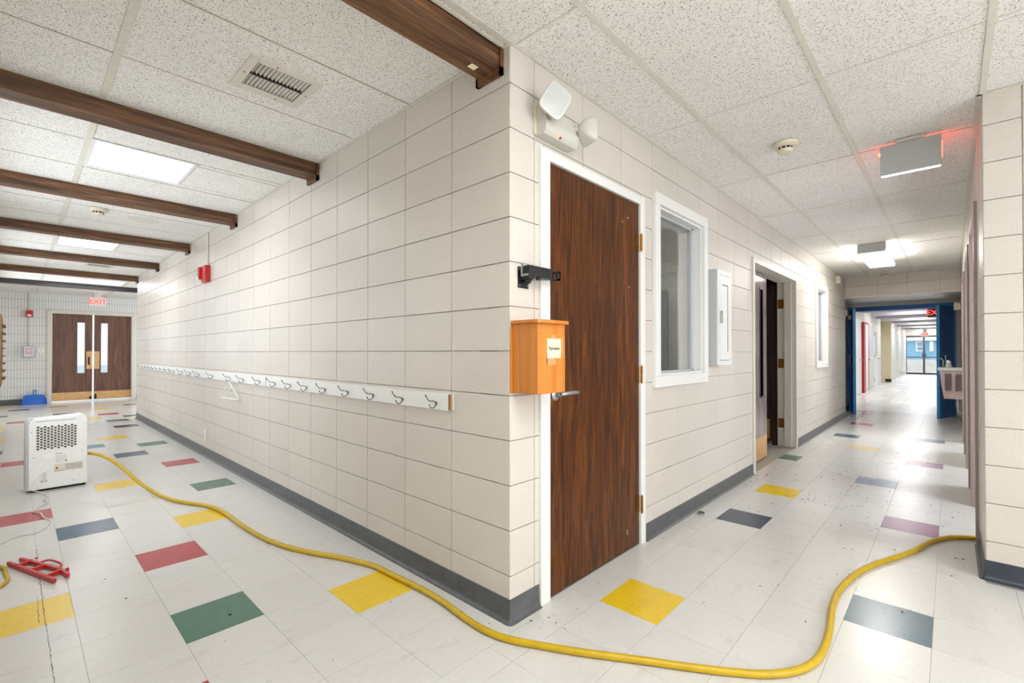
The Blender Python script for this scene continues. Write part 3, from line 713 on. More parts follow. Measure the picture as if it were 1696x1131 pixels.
window('window_2', 6.56, 7.42, .985, 2.24, .075, .03, -.06, True)
m = MB()
for k in range(13):
    for i in range(8): m.box((-2.4, .2+i*.4+.003, k*.2032+.003), (-2.394, .2+(i+1)*.4-.003, (k+1)*.2032-.003))
    for i in range(6): m.box((-2.4+i*.4+.003, 3.344, k*.2032+.003), (-2.4+(i+1)*.4-.003, 3.35, (k+1)*.2032-.003))
m.build('block', 'farblock', bpy.data.objects['wall_office'])['kind'] = 'stuff'
ol = bpy.data.lights.new('office_fill', 'AREA'); ol.size = .6; ol.energy = 9; oo = bpy.data.objects.new('office_fill', ol); C.objects.link(oo); oo.location = (-1.3, 1.4, 2.5)  # added fill lamp, brightens the room behind the glass
lk = thing('teal_locker', 'tall dark teal cupboard seen dimly through the office window', 'cupboard', (-1.2, 3.1, 0))
part('body', 'teal', lk, ((-1.0, 2.93, .02), (-.42, 3.33, 2.0)), bevel=.004); part('door', 'teal', lk, ((-.97, 2.918, .06), (-.715, 2.93, 1.94))); part('door', 'teal', lk, ((-.705, 2.918, .06), (-.45, 2.93, 1.94)))
part('handle', 'steel', lk, ((-.70, 2.905, 1.0), (-.69, 2.918, 1.15)))
# wall cabinet
cb = thing('wall_cabinet', 'shallow white wall cabinet with an oval pull, between the window and the double door', 'cabinet', (0, 2.55, 1.10))
cy0, cy1, cz0, cz1, cx = 2.372, 2.69, 1.108, 1.885, .075
part('body', 'greypaint', cb, ((0, cy0, cz0), (cx-.002, cy1, cz1)), bevel=.002)
f = MB(); r = .038
for a in (((cx-.002, cy0, cz0), (cx+.008, cy1, cz0+r)), ((cx-.002, cy0, cz1-r), (cx+.008, cy1, cz1)), ((cx-.002, cy0, cz0+r), (cx+.008, cy0+r, cz1-r)), ((cx-.002, cy1-r, cz0+r), (cx+.008, cy1, cz1-r))): f.box(*a)
f.build('face_frame', 'white', cb)
part('gasket', 'dark', cb, ((cx-.002, cy0+r, cz0+r), (cx+.001, cy1-r, cz1-r)))
dr_ = part('door', 'white', cb, ((cx, cy0+r+.004, cz0+r+.004), (cx+.009, cy1-r-.004, cz1-r-.004)))
part('recess_line', 'dark', cb, ((cx+.009, cy1-r-.062, cz0+r+.07), (cx+.0098, cy1-r-.052, cz1-r-.08)), ((cx+.009, cy0+r+.06, cz1-r-.085), (cx+.0098, cy1-r-.052, cz1-r-.078)))
m = MB(); m.tube([(cx+.018, cy0+.055+.020*math.cos(a), 1.50+.048*math.sin(a)) for a in [2*PI*k/24 for k in range(25)]], .0035, 6); m.build('oval_pull', 'chrome', cb)
# ------------------------------------------------------------------ door 2 (double door standing half open)
d2 = sempty('door_2', (0, 4.48, 0))
f = MB().box((-.2, 3.558, 0), (.016, 3.610, 2.170)).box((-.2, 5.350, 0), (.016, 5.403, 2.170)).box((-.2, 3.610, 2.118), (.016, 5.350, 2.170)).box((-.2, 3.610, 0), (-.12, 3.618, 2.12)).box((-.12, 5.338, 0), (-.04, 5.350, 2.12))
f.build('door_frame', 'offwhite', d2, bevel=.002)
M['doorsheen'] = mk_wood('painted_sheen_veneer', (118, 104, 104), (150, 134, 132), (172, 156, 154), 'z', .7, .14, .05)  # pale tones put the sheen on the leaf into its colour
m = MB()
for (a, c, d, e) in cut((3.622, 4.500, .012, 2.10), [(4.24, 4.34, .72, 1.92)]): m.box((-.155, a, d), (-.11, c, e))
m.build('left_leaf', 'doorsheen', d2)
f = MB()
for a in (((4.225, 4.355, .705, .72)), ((4.225, 4.355, 1.92, 1.935)), ((4.225, 4.24, .72, 1.92)), ((4.34, 4.355, .72, 1.92))): f.box((-.16, a[0], a[2]), (-.104, a[1], a[3]))
f.build('vision_frame', 'beamblack', d2); part('vision_glass', 'glass', d2, ((-.135, 4.24, .72), (-.129, 4.34, 1.92)))
part('kick_plate', 'kick', d2, ((-.11, 3.63, .02), (-.108, 4.495, .265)))
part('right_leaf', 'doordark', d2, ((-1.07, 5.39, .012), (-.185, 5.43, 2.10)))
part('kick_plate', 'kick', d2, ((-1.0, 5.388, .07), (-.30, 5.391, .33)))
for zc in (1.84, 1.07, .30): part('hinge', 'brass', d2, ((-.19, 5.346, zc-.06), (-.125, 5.352, zc+.06)))
m = MB().box((-.32, 5.22, .02), (-.28, 5.39, .05)).cyl((-.25, 5.0, .03), (0, 1, .02), .016, .22, 10); m.build('door_stop', 'steel', d2)
part('door_mat', 'dark', d2, ((-.9, 4.7, .0), (-.3, 5.3, .008)))
# storeroom ceiling and grille seen through the opening
sc = struct(MB().box((-2.8, 3.5, 2.45), (-.21, 6.0, 2.50)).build('ceiling_storeroom', 'offwhite')); part('grille', 'dark', sc, ((-.9, 4.9, 2.44), (-.5, 5.2, 2.452)))
struct(MB().box((-2.4, .2, 2.55), (-.21, 3.35, 2.58)).build('ceiling_office', 'ceil'))
# corridor corner sensor
sn = thing('motion_sensor', 'small ivory sensor high on the wall near the blue doors', 'sensor', (0, 8.3, 2.46)); part('housing', 'ivory', sn, ((0, 8.26, 2.40), (.07, 8.35, 2.53)), bevel=.012)
part('lens', 'offwhite', sn, ((.07, 8.28, 2.42), (.075, 8.33, 2.49)))
# ------------------------------------------------------------------ exit sign (back) right corridor
def exit_sign(name, label, x0, x1, y, z0, z1, face, body, glow, canopy=True, edge=False, th=.022, size=None, grp='exit signs'):
    """sign lying in an xz plane; face=+1 lettering looks to +y, -1 to -y"""
    t = thing(name, label, 'exit sign', ((x0+x1)/2, y, z1), 0, grp)
    part('housing', body, t, ((x0, y-th/2, z0), (x1, y+th/2, z1)), bevel=.003)
    if canopy: part('canopy', 'offwhite', t, (((x0+x1)/2-.07, y-.03, z1), ((x0+x1)/2+.07, y+.03, HC-.003)))
    if edge: part('light_strip', 'edgelit', t, ((x0+.006, y-th/2, z0-.006), (x1-.006, y+th/2-.006, z0)))
    fm = frame_mat(((x0+x1)/2, y+face*(th/2+.001), (z0+z1)/2), (-face, 0, 0), (0, 0, 1))
    text_mb('EXIT', size or (z1-z0)*.8, fm, .0006, .002, 1.0).build('lettering', glow, t)
    return t
exit_sign('exit_sign', 'grey backed exit sign hanging from the right corridor ceiling, seen from behind', 1.092, 1.392, 2.475, 2.386, 2.583, 1, 'greypaint', 'exitlit', edge=True)
# surface mounted fixture
sf = thing('surface_light', 'box shaped lit fixture under the right corridor ceiling before the blue doors', 'light', (.69, 6.65, 2.5))
part('pan', 'greypaint', sf, ((.57, 6.02, 2.515), (.84, 7.34, HC-.003)))
m = MB().box((.562, 6.015, 2.478), (.848, 7.345, 2.518)); m.build('diffuser', 'tube', sf, bevel=.006)
part('end_plate', 'greypaint', sf, ((.562, 6.005, 2.482), (.848, 6.016, HC-.004)))
# ------------------------------------------------------------------ right wall doors
for k, (y0, y1, z0, z1) in enumerate(RO):
    d = sempty('door_%d' % (k+3), (XR, (y0+y1)/2, 0))
    f = MB().box((XR-.020, y0-.035, 0), (XR+.16, y0+.012, z1+.03)).box((XR-.020, y1-.012, 0), (XR+.16, y1+.035, z1+.03)).box((XR-.020, y0+.012, z1-.012), (XR+.16, y1-.012, z1+.03))
    f.build('door_frame', 'frame', d, bevel=.003)
    part('door_leaf', 'doorsheen', d, ((XR+.17, y1+.016, .012), (XR+1.02, y1+.06, z1-.014)))
    MB().lathe([(.03, 0), (.03, .008), (.012, .012), (.012, .04)], (XR+.95, y1+.016, 1.0), (0, -1, 0), 16).build('door_handle', 'steel', d)
part('corner_guard', 'offwhite', wr_, ((XR-.004, 2.60, .103), (XR, 2.70, HC-.01)))
# drinking fountain
df = thing('drinking_fountain', 'taupe wall hung drinking fountain with louvred side near the blue doors', 'fountain', (1.35, 8.1, .54))
m = MB(); X0, X1 = 1.30, XR
def taper(z, top): return X0+(0 if top else .05)
v = [(X0+.05, 7.99, .53), (X1, 7.97, .53), (X1, 8.42, .53), (X0+.05, 8.40, .53), (X0, 7.96, .945), (X1, 7.96, .945), (X1, 8.44, .945), (X0, 8.44, .945)]
m.add(v, [(0, 3, 2, 1), (4, 5, 6, 7), (0, 1, 5, 4), (1, 2, 6, 5), (2, 3, 7, 6), (3, 0, 4, 7)]); m.build('cabinet', 'fountain', df, bevel=.004)
part('basin_top', 'greypaint', df, ((X0-.015, 7.95, .945), (X1, 8.45, .985)), bevel=.006)
for (a, c) in ((1.36, 1.43), (1.47, 1.54)):
    m = MB()
    for i in range(13):
        z = .66+i*.0195; yy = 7.975-(z-.53)*.04; m.box((a, yy-.012, z), (c, yy+.006, z+.008))
    m.build('louvre', 'louvre', df)['kind'] = 'stuff'
m = MB().tube([(1.345, 8.05, .985), (1.345, 8.05, 1.09), (1.33, 8.05, 1.12), (1.31, 8.05, 1.118)], .007, 8); m.build('bottle_filler', 'steel', df)
m = MB().lathe([(.045, 0), (.045, .02), (.028, .06), (.033, .085), (.02, .11), (.001, .12)], (1.40, 8.06, .985), seg=16); m.build('bubbler', 'steel', df)
m = MB().tube([(1.50, 8.1, .53), (1.50, 8.1, .40), (1.505, 8.1, .34), (1.53, 8.1, .32), (XR, 8.1, .32)], .02, 10).cyl((1.50, 8.1, .44), (0, 0, 1), .027, .02, 12); m.build('waste_pipe', 'steel', df)
# ------------------------------------------------------------------ blue double doors
d6 = sempty('door_6', (.75, YD, 0))
f = MB().box((-.14, YD-.05, 0), (-.085, YD+.06, 2.20)).box((1.43, YD-.05, 0), (1.50, YD+.06, 2.20)).box((-.085, YD-.05, 2.075), (1.43, YD+.06, 2.20))
f.build('door_frame', 'bluedoor', d6, bevel=.003)
part('head_trim', 'offwhite', d6, ((-.14, YD-.06, 2.165), (1.52, YD-.05, 2.235)))
def leaf(h, e, name):
    h = Vector((*h, 0)); e = Vector((*e, 0)); L = (e-h).length; a = math.atan2((e-h).y, (e-h).x)
    t = bpy.data.objects.new(name, None); C.objects.link(t); t.parent = d6; t.location = h-wloc(d6); t.rotation_euler = (0, 0, a); t.empty_display_size = .05
    s = 1 if e.x < .5 else -1
    part('leaf_panel', 'bluedoor', t, ((0, -.022, .012), (L-.004, .022, 2.07)), world=False)
    part('leaf_edge', 'bluelitedge', t, ((L-.004, -.022, .012), (L, .022, 2.07)), world=False, bevel=.0)
    return t, L, s
t, L, s = leaf((-.075, YD-.08), (.072, 9.86), 'left_leaf')
m = MB().tube([(L-.12, -.024, .95), (L-.12, -.07, .96), (L-.12, -.07, 1.16), (L-.12, -.024, 1.17)], .009, 8); m.build('pull_handle', 'steel', t, False)
part('closer', 'ivory', t, ((.16, -.075, 1.90), (.42, -.024, 1.97)), world=False)
MB().tube([(.3, -.05, 1.98), (.1, -.09, 2.0), (-.02, -.12, 2.03)], .012, 6).build('closer_arm', 'steel', t, False)
t, L, s = leaf((1.45, YD-.08), (1.262, 10.02), 'right_leaf')
m = MB().tube([(L-.12, .024, .95), (L-.12, .07, .96), (L-.12, .07, 1.16), (L-.12, .024, 1.17)], .009, 8); m.build('pull_handle', 'steel', t, False)
MB().tube([(L-.30, -.05, .1), (L-.30, -.05, 1.95)], .012, 8).build('panic_rod', 'steel', t, False)
part('closer', 'ivory', t, ((.16, -.075, 1.90), (.42, -.024, 1.97)), world=False)
MB().tube([(.3, -.05, 1.98), (.1, -.09, 2.0), (-.02, -.12, 2.03)], .012, 6).build('closer_arm', 'steel', t, False)
part('door_holder', 'ivory', d6, ((-.14, 9.75, 1.93), (-.03, 9.93, 2.05)))
part('door_holder', 'ivory', d6, ((1.47, 9.75, 1.95), (XR, 9.95, 2.08)))
# ------------------------------------------------------------------ far hall beyond the blue doors
XB = -.5
def hallwall(name, mat, *bx): return wallsolid(name, mat, *bx)
hw = hallwall('wall_hall', 'farblock', ((XB-.15, 11.05, 0), (XB, 21.3, 2.7)), ((-1.6, 21.3, 0), (XB, 21.45, 2.7)), ((-.70, 23.55, 0), (-.375, 33.3, 2.7)), ((XB-.15, YD+.2, 0), (-.14, YD+.3, 2.7)))
hallwall('wall_hall_recess', 'creamdoor', ((-1.6, 23.4, 0), (-.33, 23.56, 2.7)), ((-1.75, 21.3, 0), (-1.6, 23.56, 2.7)))
hallwall('wall_hall_right', 'farblock', ((XR+.02, YD+.2, 0), (XR+.2, 33.3, 2.7)))
# block courses on the far hall walls
m = MB()
for k in range(13):
    for i in range(25): m.box((XB-.001, 11.1+i*.4064+.004, k*.2032+.004), (XB+.006, 11.1+(i+1)*.4064-.004, (k+1)*.2032-.004))
for k in range(13):
    for i in range(23): m.box((-.376, 23.8+i*.4064+.004, k*.2032+.004), (-.369, 23.8+(i+1)*.4064-.004, (k+1)*.2032-.004))
o = m.build('block', 'farblock', hw); o['kind'] = 'stuff'
hc = struct(MB().box((-3.2, YD+.2, 2.60), (XR+.2, 33.4, 2.64)).build('ceiling_hall', 'fargrid'))
yb = 12.9; k = 0
HB = ['pale painted ceiling beam first beyond the blue doors', 'pale painted ceiling beam second beyond the blue doors', 'pale painted ceiling beam third beyond the blue doors']
HL = ['first lit panel between the pale beams past the blue doors', 'second lit panel between the pale beams past the blue doors', 'third lit panel between the pale beams past the blue doors', 'fourth lit panel far along the hall past the blue doors', 'fifth lit panel, near the far glass doors', 'last lit panel, right before the far glass doors']
while yb < 33:
    o = MB().box((-3.0, yb, 2.44), (XR+.02, yb+.16, 2.605)).build('hall_beam', 'farbeam')
    tag(o, HB[k] if k < 3 else 'pale painted beam in the row deep in the hall beyond the blue doors', 'beam', 'beams across the hall beyond the blue doors')
    if k in (0, 2, 4, 6, 8, 10):
        t = thing('hall_light', HL[k//2], 'light', (.5, yb+.9, 2.59), 0, 'ceiling lights of the hall beyond the blue doors')
        part('diffuser', 'hallpanel', t, ((.22, yb+.45, 2.59), (.80, yb+1.6, 2.598))); part('frame', 'white', t, ((.19, yb+.42, 2.594), (.83, yb+1.63, 2.6)))
    yb += 1.83; k += 1
def hall_door(name, y0, y1, z1, leafm, framem, win=None):
    d = sempty(name, (XB, (y0+y1)/2, 0)); X = XB+.006
    f = MB().box((X, y0-.09, 0), (X+.02, y0, z1+.06)).box((X, y1, 0), (X+.02, y1+.09, z1+.06)).box((X, y0, z1), (X+.02, y1, z1+.06)); f.build('door_frame', framem, d)
    part('door_leaf', leafm, d, ((X, y0, .012), (X+.012, y1, z1)))
    for zc in (1.85, 1.07, .28): part('hinge', 'dark', d, ((X+.012, y0+.02, zc-.06), (X+.022, y0+.10, zc+.06)))
    m = MB().cyl((X+.012, y1-.12, 1.0), (1, 0, 0), .02, .06, 10); m.build('door_handle', 'steel', d)
    if win: part('door_window', 'greypaint', d, ((X+.012, win[0], win[2]), (X+.018, win[1], win[3])))
hall_door('door_7', 14.35, 15.75, 2.10, 'white', 'white')
hall_door('door_8', 16.55, 17.55, 2.10, 'white', 'reddoor')
part('red_jamb', 'reddoor', hw, ((XB, 16.10, 0), (XB+.06, 16.5, 2.12)))
d9 = sempty('window_3', (XB, 18.2, 1)); part('window_pane', 'greypaint', d9, ((XB+.006, 17.75, 1.05), (XB+.02, 18.75, 2.10))); part('window_sill', 'white', d9, ((XB+.006, 17.7, 1.0), (XB+.04, 18.8, 1.05)))
hall_door('door_9', 19.1, 20.3, 2.10, 'white', 'white', (19.4, 20.0, 1.1, 1.95))
m = sempty('door_10', (-.85, 23.4, 0)); part('door_leaf', 'creamdoor', m, ((-1.2, 23.37, .03), (-.66, 23.4, 2.1))); part('door_frame', 'offwhite', m, ((-.66, 23.36, 0), (-.60, 23.4, 2.16)), ((-1.25, 23.36, 2.1), (-.66, 23.4, 2.16)))
for zc in (1.8, 1.05, .3): part('hinge', 'steel', m, ((-.67, 23.35, zc-.05), (-.64, 23.37, zc+.05)))
struct(MB().box((-.52, 23.38, 0), (-.325, 23.402, .13)).build('baseboard_hall', 'dark'))
# glass entrance doors and what lies outside
YG = 33.3
de = sempty('door_11', (.5, YG, 0)); f = MB()
for a in (-.39, .37, 1.13): f.box((a-.045, YG-.04, 0), (a+.045, YG+.04, 2.16))
for z in (.0, .93, 2.06): f.box((-.39, YG-.035, z), (XR+.1, YG+.035, z+(.10 if z != .93 else .05)))
f.box((.30, YG-.06, .95), (.34, YG-.03, 1.15)).box((.42, YG-.06, .95), (.46, YG-.03, 1.15)); f.build('door_frame', 'aluminium', de)
part('door_pane', 'glass', de, ((-.345, YG-.003, .10), (.325, YG+.003, .93))); part('door_pane', 'glass', de, ((-.345, YG-.003, .98), (.325, YG+.003, 2.06)))
part('door_pane', 'glass', de, ((.415, YG-.003, .10), (1.085, YG+.003, .93))); part('door_pane', 'glass', de, ((.415, YG-.003, .98), (1.085, YG+.003, 2.06)))
wallsolid('wall_entrance', 'offwhite', ((-3.2, YG-.05, 2.16), (XR+.2, YG+.05, 2.75)), ((-3.2, YG-.05, 0), (-.42, YG+.05, 2.2)), ((1.18, YG-.05, 0), (XR+.2, YG+.05, 2.16)))
exit_sign('exit_sign', 'dark exit sign with red lettering just beyond the blue doors', 1.05, 1.33, 13.0, 2.02, 2.22, -1, 'aluminium', 'exitred')
t = exit_sign('exit_sign', 'tiny red exit sign above the distant glass entrance doors', .33, .62, 31.0, 2.05, 2.24, -1, 'plasticwhite', 'exitred')
g = MB().box((-30, 33.6, -.12), (30, 80, -.05)).build('outside_ground', 'snow'); struct(g)
bd = thing('blue_building', 'pale blue sided building seen through the distant glass doors', 'building', (0, 41, -.1))
part('wall', 'siding', bd, ((-9, 41, .75), (9, 47, 2.35))); part('foundation', 'snow', bd, ((-9, 40.95, -.1), (9, 47, .75)))
part('roof_edge', 'white', bd, ((-9.3, 40.6, 2.02), (9.3, 47.3, 2.7)))
wn = part('window', 'white', bd, ((-.27, 40.92, 1.3), (.13, 41.0, 1.96))); part('window', 'white', bd, ((.42, 40.92, 1.3), (.60, 41.0, 1.96)))
part('pane', 'outglass', wn, ((-.21, 40.9, 1.36), (.07, 40.93, 1.61))); part('pane', 'outglass', wn, ((-.21, 40.9, 1.65), (.07, 40.93, 1.9)))
m = MB()
for k in range(10): m.box((-9, 40.985, .78+k*.125), (9, 41.0, .79+k*.125))
m.build('siding_lap', 'siding', bd)
g = MB().box((-60, -20, -.2), (XF-.2, 20, -.04)).build('outside_yard', 'snow'); struct(g)
# ------------------------------------------------------------------ far left exit doors
d0 = sempty('door_12', (XF, -.2, 0)); X = XF
f = MB().box((X-.16, -1.035, 0), (X+.02, -.955, 2.225)).box((X-.16, .552, 0), (X+.02, .632, 2.225)).box((X-.16, -.955, 2.15), (X+.02, .552, 2.225)); f.build('door_frame', 'offwhite', d0, bevel=.003)
for (y0, y1, g0, g1, nm) in ((-.95, -.222, -.50, -.365, 'left'), (-.188, .545, -.055, .075, 'right')):
    m = MB()
    for (a, c, d, e) in cut((y0, y1, .035, 2.145), [(g0, g1, .70, 1.945)]): m.box((X-.08, a, d), (X-.035, c, e))
    m.build('door_leaf', 'doorfar', d0)
    part('vision_glass', 'tint', d0, ((X-.06, g0, .70), (X-.055, g1, 1.945)))
    part('kick_plate', 'kick', d0, ((X-.035, y0+.004, .037), (X-.032, y1-.004, .235)))
part('latch_plate', 'kick', d0, ((X-.035, -.335, .80), (X-.031, -.224, 1.235)), ((X-.035, -.186, .80), (X-.031, -.085, 1.235)))
m = MB().box((X-.035, -.30, .9), (X-.01, -.27, 1.1)); m.build('scratched_latch', 'dark', d0)
part('floor_bolt', 'dark', d0, ((X-.035, -.27, .05), (X-.005, -.235, .12)), ((X-.035, -.175, .05), (X-.005, -.14, .17)))
t = thing('exit_sign', 'lit red exit sign above the brown double doors at the left end', 'exit sign', (-13.1, -.21, 2.42), 0, 'exit signs')
part('housing', 'plasticwhite', t, ((-13.12, -.37, 2.30), (-13.08, -.055, 2.50)), bevel=.004); part('canopy', 'offwhite', t, ((-13.14, -.27, 2.50), (-13.06, -.15, HC-.003)))
text_mb('EXIT', .165, frame_mat((-13.078, -.212, 2.40), (0, 1, 0), (0, 0, 1)), .0006, .003, .95).build('lettering', 'exitred', t)
# alarm strobe, pull station, outlet plate on the far wall
yy = -1.34
t = thing('alarm_strobe', 'small red fire alarm strobe on the tiled wall left of the exit doors', 'alarm', (XF, yy, 2.12), 0, 'red fire alarm units'); part('body', 'red', t, ((XF, yy-.06, 2.03), (XF+.05, yy+.06, 2.19)), bevel=.004); part('strobe_lens', 'plasticwhite', t, ((XF+.05, yy-.035, 2.05), (XF+.06, yy+.035, 2.09)))
MB().tube([(XF+.012, yy, 1.36), (XF+.012, yy, 2.03)], .009, 8).build('conduit', 'offwhite', t); MB().tube([(XF+.012, yy, 2.19), (XF+.012, yy, HC)], .009, 8).build('conduit', 'offwhite', t)
t = thing('pull_station', 'red fire pull station under a clear cover on the tiled wall', 'alarm', (XF, yy, 1.22)); part('body', 'reddull', t, ((XF, yy-.055, 1.17), (XF+.04, yy+.055, 1.31)), bevel=.004); part('handle', 'plasticwhite', t, ((XF+.04, yy-.035, 1.24), (XF+.05, yy+.035, 1.26)))
part('clear_cover', 'clear', t, ((XF+.001, yy-.10, 1.10), (XF+.09, yy+.10, 1.36)), bevel=.01); part('cover_base', 'greypaint', t, ((XF, yy-.10, 1.09), (XF+.006, yy+.10, 1.36)))
t = thing('switch_plate', 'pale switch plate on the tiled wall beside the exit doors', 'switch', (XF, -1.13, 1.25)); part('plate', 'plasticwhite', t, ((XF, -1.20, 1.20), (XF+.006, -1.08, 1.32)), bevel=.002); part('toggle', 'ivory', t, ((XF+.006, -1.15, 1.24), (XF+.014, -1.135, 1.28)))
# wooden rack on the side wall
t = thing('slip_rack', 'brown wooden slotted rack with white slips at the left edge of the picture', 'rack', (-12.6, YS, .5))
m = MB(); pts = [(-13.25, .66), (-13.25, 1.80), (-12.9, 1.94), (-11.6, 1.94), (-11.6, .55), (-12.9, .55)]
m.prism(pts, lambda a, c, h: (a, h, c), YS+.001, YS+.085); m.build('backboard', 'rack', t)
for i in range(8):
    z = .68+i*.15; part('shelf', 'rack', t, ((-13.2, YS+.08, z), (-11.65, YS+.135, z+.018)))
    if i < 7:
        for q in range(3): o = MB().box((-.035, -.001, 0), (.035, .001, .075)).xf(Matrix.Translation((-13.05+q*.5, YS+.11, z+.018)) @ Matrix.Rotation(.3*(i-3), 4, 'Y')).build('paper_slip', 'plasticwhite', t)
# blue dustpan standing against the end wall
t = thing('dustpan', 'blue plastic dustpan with an upright handle, standing against the end wall by the doors', 'dustpan', (XF+.15, -1.25, 0))
m = MB(); cyc = -1.25; xx = XF+.06
v = []
prof = [(-.215, .0), (.215, .0), (.215, .05), (.165, .20), (.13, .225), (-.13, .225), (-.165, .20), (-.215, .05)]
m.prism(prof, lambda a, c, h: (xx+.12*(1-c/.24)+h, cyc+a, c), 0, .012); m.build('pan', 'blueplastic', t, bevel=.004)
m = MB()
for s_ in (-1, 1):
    m.prism([(0, 0), (.17, 0), (.03, .2), (0, .2)], lambda a, c, h: (xx+a, cyc+s_*(.205-.25*max(0, c-.05))+h, c), -.006, .006)
m.build('side_wall', 'blueplastic', t)
m = MB().box((xx-.01, cyc-.02, .21), (xx+.012, cyc-.006, .33)).box((xx-.01, cyc+.026, .21), (xx+.012, cyc+.04, .33)).box((xx-.01, cyc-.02, .31), (xx+.012, cyc+.04, .335)); m.build('handle', 'blueplastic', t, bevel=.004)
# ------------------------------------------------------------------ things on the left wall
t = thing('fire_alarm', 'red fire alarm horn on the hook wall, below the fourth beam', 'alarm', (-4.75, 0, 2.12), 0, 'red fire alarm units')
part('body', 'red', t, ((-4.84, -.055, 2.02), (-4.68, -.002, 2.21)), bevel=.004); part('strobe_box', 'red', t, ((-4.90, -.08, 2.06), (-4.83, -.035, 2.20)), bevel=.004)
m = MB().lathe([(.028, 0), (.028, .012), (.020, .022), (.001, .026)], (-4.865, -.075, 2.075), (-.3, -1, -.2), 16); m.build('strobe_lens', 'plasticwhite', t)
MB().tube([(-4.75, -.012, 2.21), (-4.75, -.012, HC-.002)], .009, 8).build('conduit', 'offwhite', t)
t = thing('wall_outlet', 'white outlet plate low on the hook wall', 'outlet', (-4.85, 0, .25)); part('plate', 'plasticwhite', t, ((-4.89, -.008, .19), (-4.81, -.001, .31)), bevel=.002); part('socket', 'ivory', t, ((-4.87, -.010, .255), (-4.83, -.007, .285)), ((-4.87, -.010, .215), (-4.83, -.007, .245)))
def rail(x0, x1, label, hooks):
    t = thing('coat_rail', label, 'coat rail', ((x0+x1)/2, 0, .92), 0, 'white coat rails on the long wall')
    part('back_board', 'offwhite', t, ((x0+.004, -.010, .918), (x1+.010, -.001, 1.008)))
    part('front_board', 'white', t, ((x0, -.028, .915), (x1-.006, -.0105, 1.000)), bevel=.0015)
    part('end_grain', 'rack', t, ((x1-.006, -.0275, .917), (x1-.004, -.0115, .998)))
    for i, x in enumerate(hooks):
        h = MB(); X = x-.05     # hook stands out from the board, measured at its root
        h.tube([(X, -.027, .950), (X, -.036, .955), (X, -.052, .962), (X, -.066, .960), (X, -.078, .966), (X, -.090, .982), (X-.001, -.098, .996)], [.004, .0034, .003, .003, .003, .003, .0042], 6)
        h.tube([(X, -.027, .944), (X, -.034, .934), (X, -.046, .925), (X, -.060, .925), (X, -.070, .936), (X, -.072, .946)], [.004, .0034, .003, .003, .003, .004], 6)
        h.lathe([(.009, 0), (.009, .003), (.005, .006)], (X, -.0275, .948), (0, -1, 0), 8)
        h.build('hook', 'chrome', t)
    m = MB()
    for x in hooks[:4]: m.cyl((x-.0-.06-.06, -.0275, .962), (0, -1, 0), .0035, .001, 8)
    m.build('screw_hole', 'dark', t)
    return t
HN = [-.445, -.749, -1.058, -1.372, -1.695, -2.003, -2.299, -2.612]
HF = [-2.964, -3.40, -3.80, -4.419, -4.964, -5.359, -5.765, -6.223, -6.512, -6.82, -7.149, -7.428, -7.70, -7.956, -8.25, -8.54]
rail(-2.875, -.393, 'near white coat rail with eight wire hooks, ending close to the corner', HN)
rail(-8.86, -2.88, 'far white coat rail with many wire hooks, running on from the near one', HF)
# hanger
t = thing('clothes_hanger', 'white plastic clothes hanger hanging from a hook of the far coat rail', 'hanger', (-3.80, -.05, .94))
hx = -3.80; 
def hp(s, z): return (hx+s*1.0, -.050+s*.10, z)
MB().tube([hp(.0, .905), hp(.0, .925), hp(.012, .945), hp(.0, .958), hp(-.018, .945)], .004, 8).build('hook', 'plasticwhite', t)
m = MB().tube([hp(0, .905), hp(-.03, .885), hp(-.195, .775), hp(-.205, .755), hp(-.19, .745), hp(.19, .745), hp(.205, .755), hp(.195, .775), hp(.03, .885), hp(0, .905)], .0055, 8); m.build('frame', 'plasticwhite', t)
# ------------------------------------------------------------------ dehumidifier
P0 = Vector((-4.264, -1.465, 0)); P1 = Vector((-4.159, -1.099, 0)); ang = math.radians(92)
dh = thing('dehumidifier', 'white dehumidifier with a honeycomb grille standing on the left corridor floor', 'dehumidifier', P0, ang)
L = .381; D = .24      # local: x along the face, y into the body (-x world), face at y=0
m = MB(); pts = [(.0, .02), (L, .02), (L, .60), (L-.01, .635), (L-.035, .645), (.035, .627), (.010, .615), (.0, .59)]
m.prism(pts, lambda a, c, h: (a, h, c), .0, D-.03); m.build('body', 'plasticwhite', dh, False, .006)
m = MB(); pts = [(.0, .015), (.0, .60), (.015, .628), (.05, .635), (.05, .015)]; m.prism(pts, lambda a, c, h: (a-.018, h, c), .02, D); m.build('side_panel', 'greypaint', dh, False, .008)
part('front_panel', 'plasticwhite', dh, ((0, D-.03, .015), (L, D, .62)), bevel=.012, world=False)
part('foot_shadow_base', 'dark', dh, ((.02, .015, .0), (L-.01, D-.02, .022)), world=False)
part('handle_slot', 'greyink', dh, ((.04, -.0008, .607), (.30, .0006, .6115)), world=False)
g0, g1, h0, h1 = .046, .330, .352, .590; cw = (g1-g0)/13
part('grille_well', 'plasticwhite', dh, ((g0, -.002, h0), (g1+.02, .002, h1)), world=False)
m = MB(); R = cw*.5
for i in range(12):
    for k in range(9):
        cx_ = g0+cw*(i+.5); cz = h0+.022+k*.0236+(i % 2)*.0118-.004
        if cz > h1-.03: continue
        m.prism([(cx_+R*math.cos(2*PI*q/6), cz+R*.92*math.sin(2*PI*q/6)) for q in range(6)], lambda a, c, h: (a, h, c), -.0030, -.001)
M['hole'] = plain('grille_hole_shade', (98, 96, 90), .8)  # grey puts the shade inside the grille holes onto flat hexagons
o = m.build('honeycomb_hole_shade', 'hole', dh, False); o['kind'] = 'stuff'
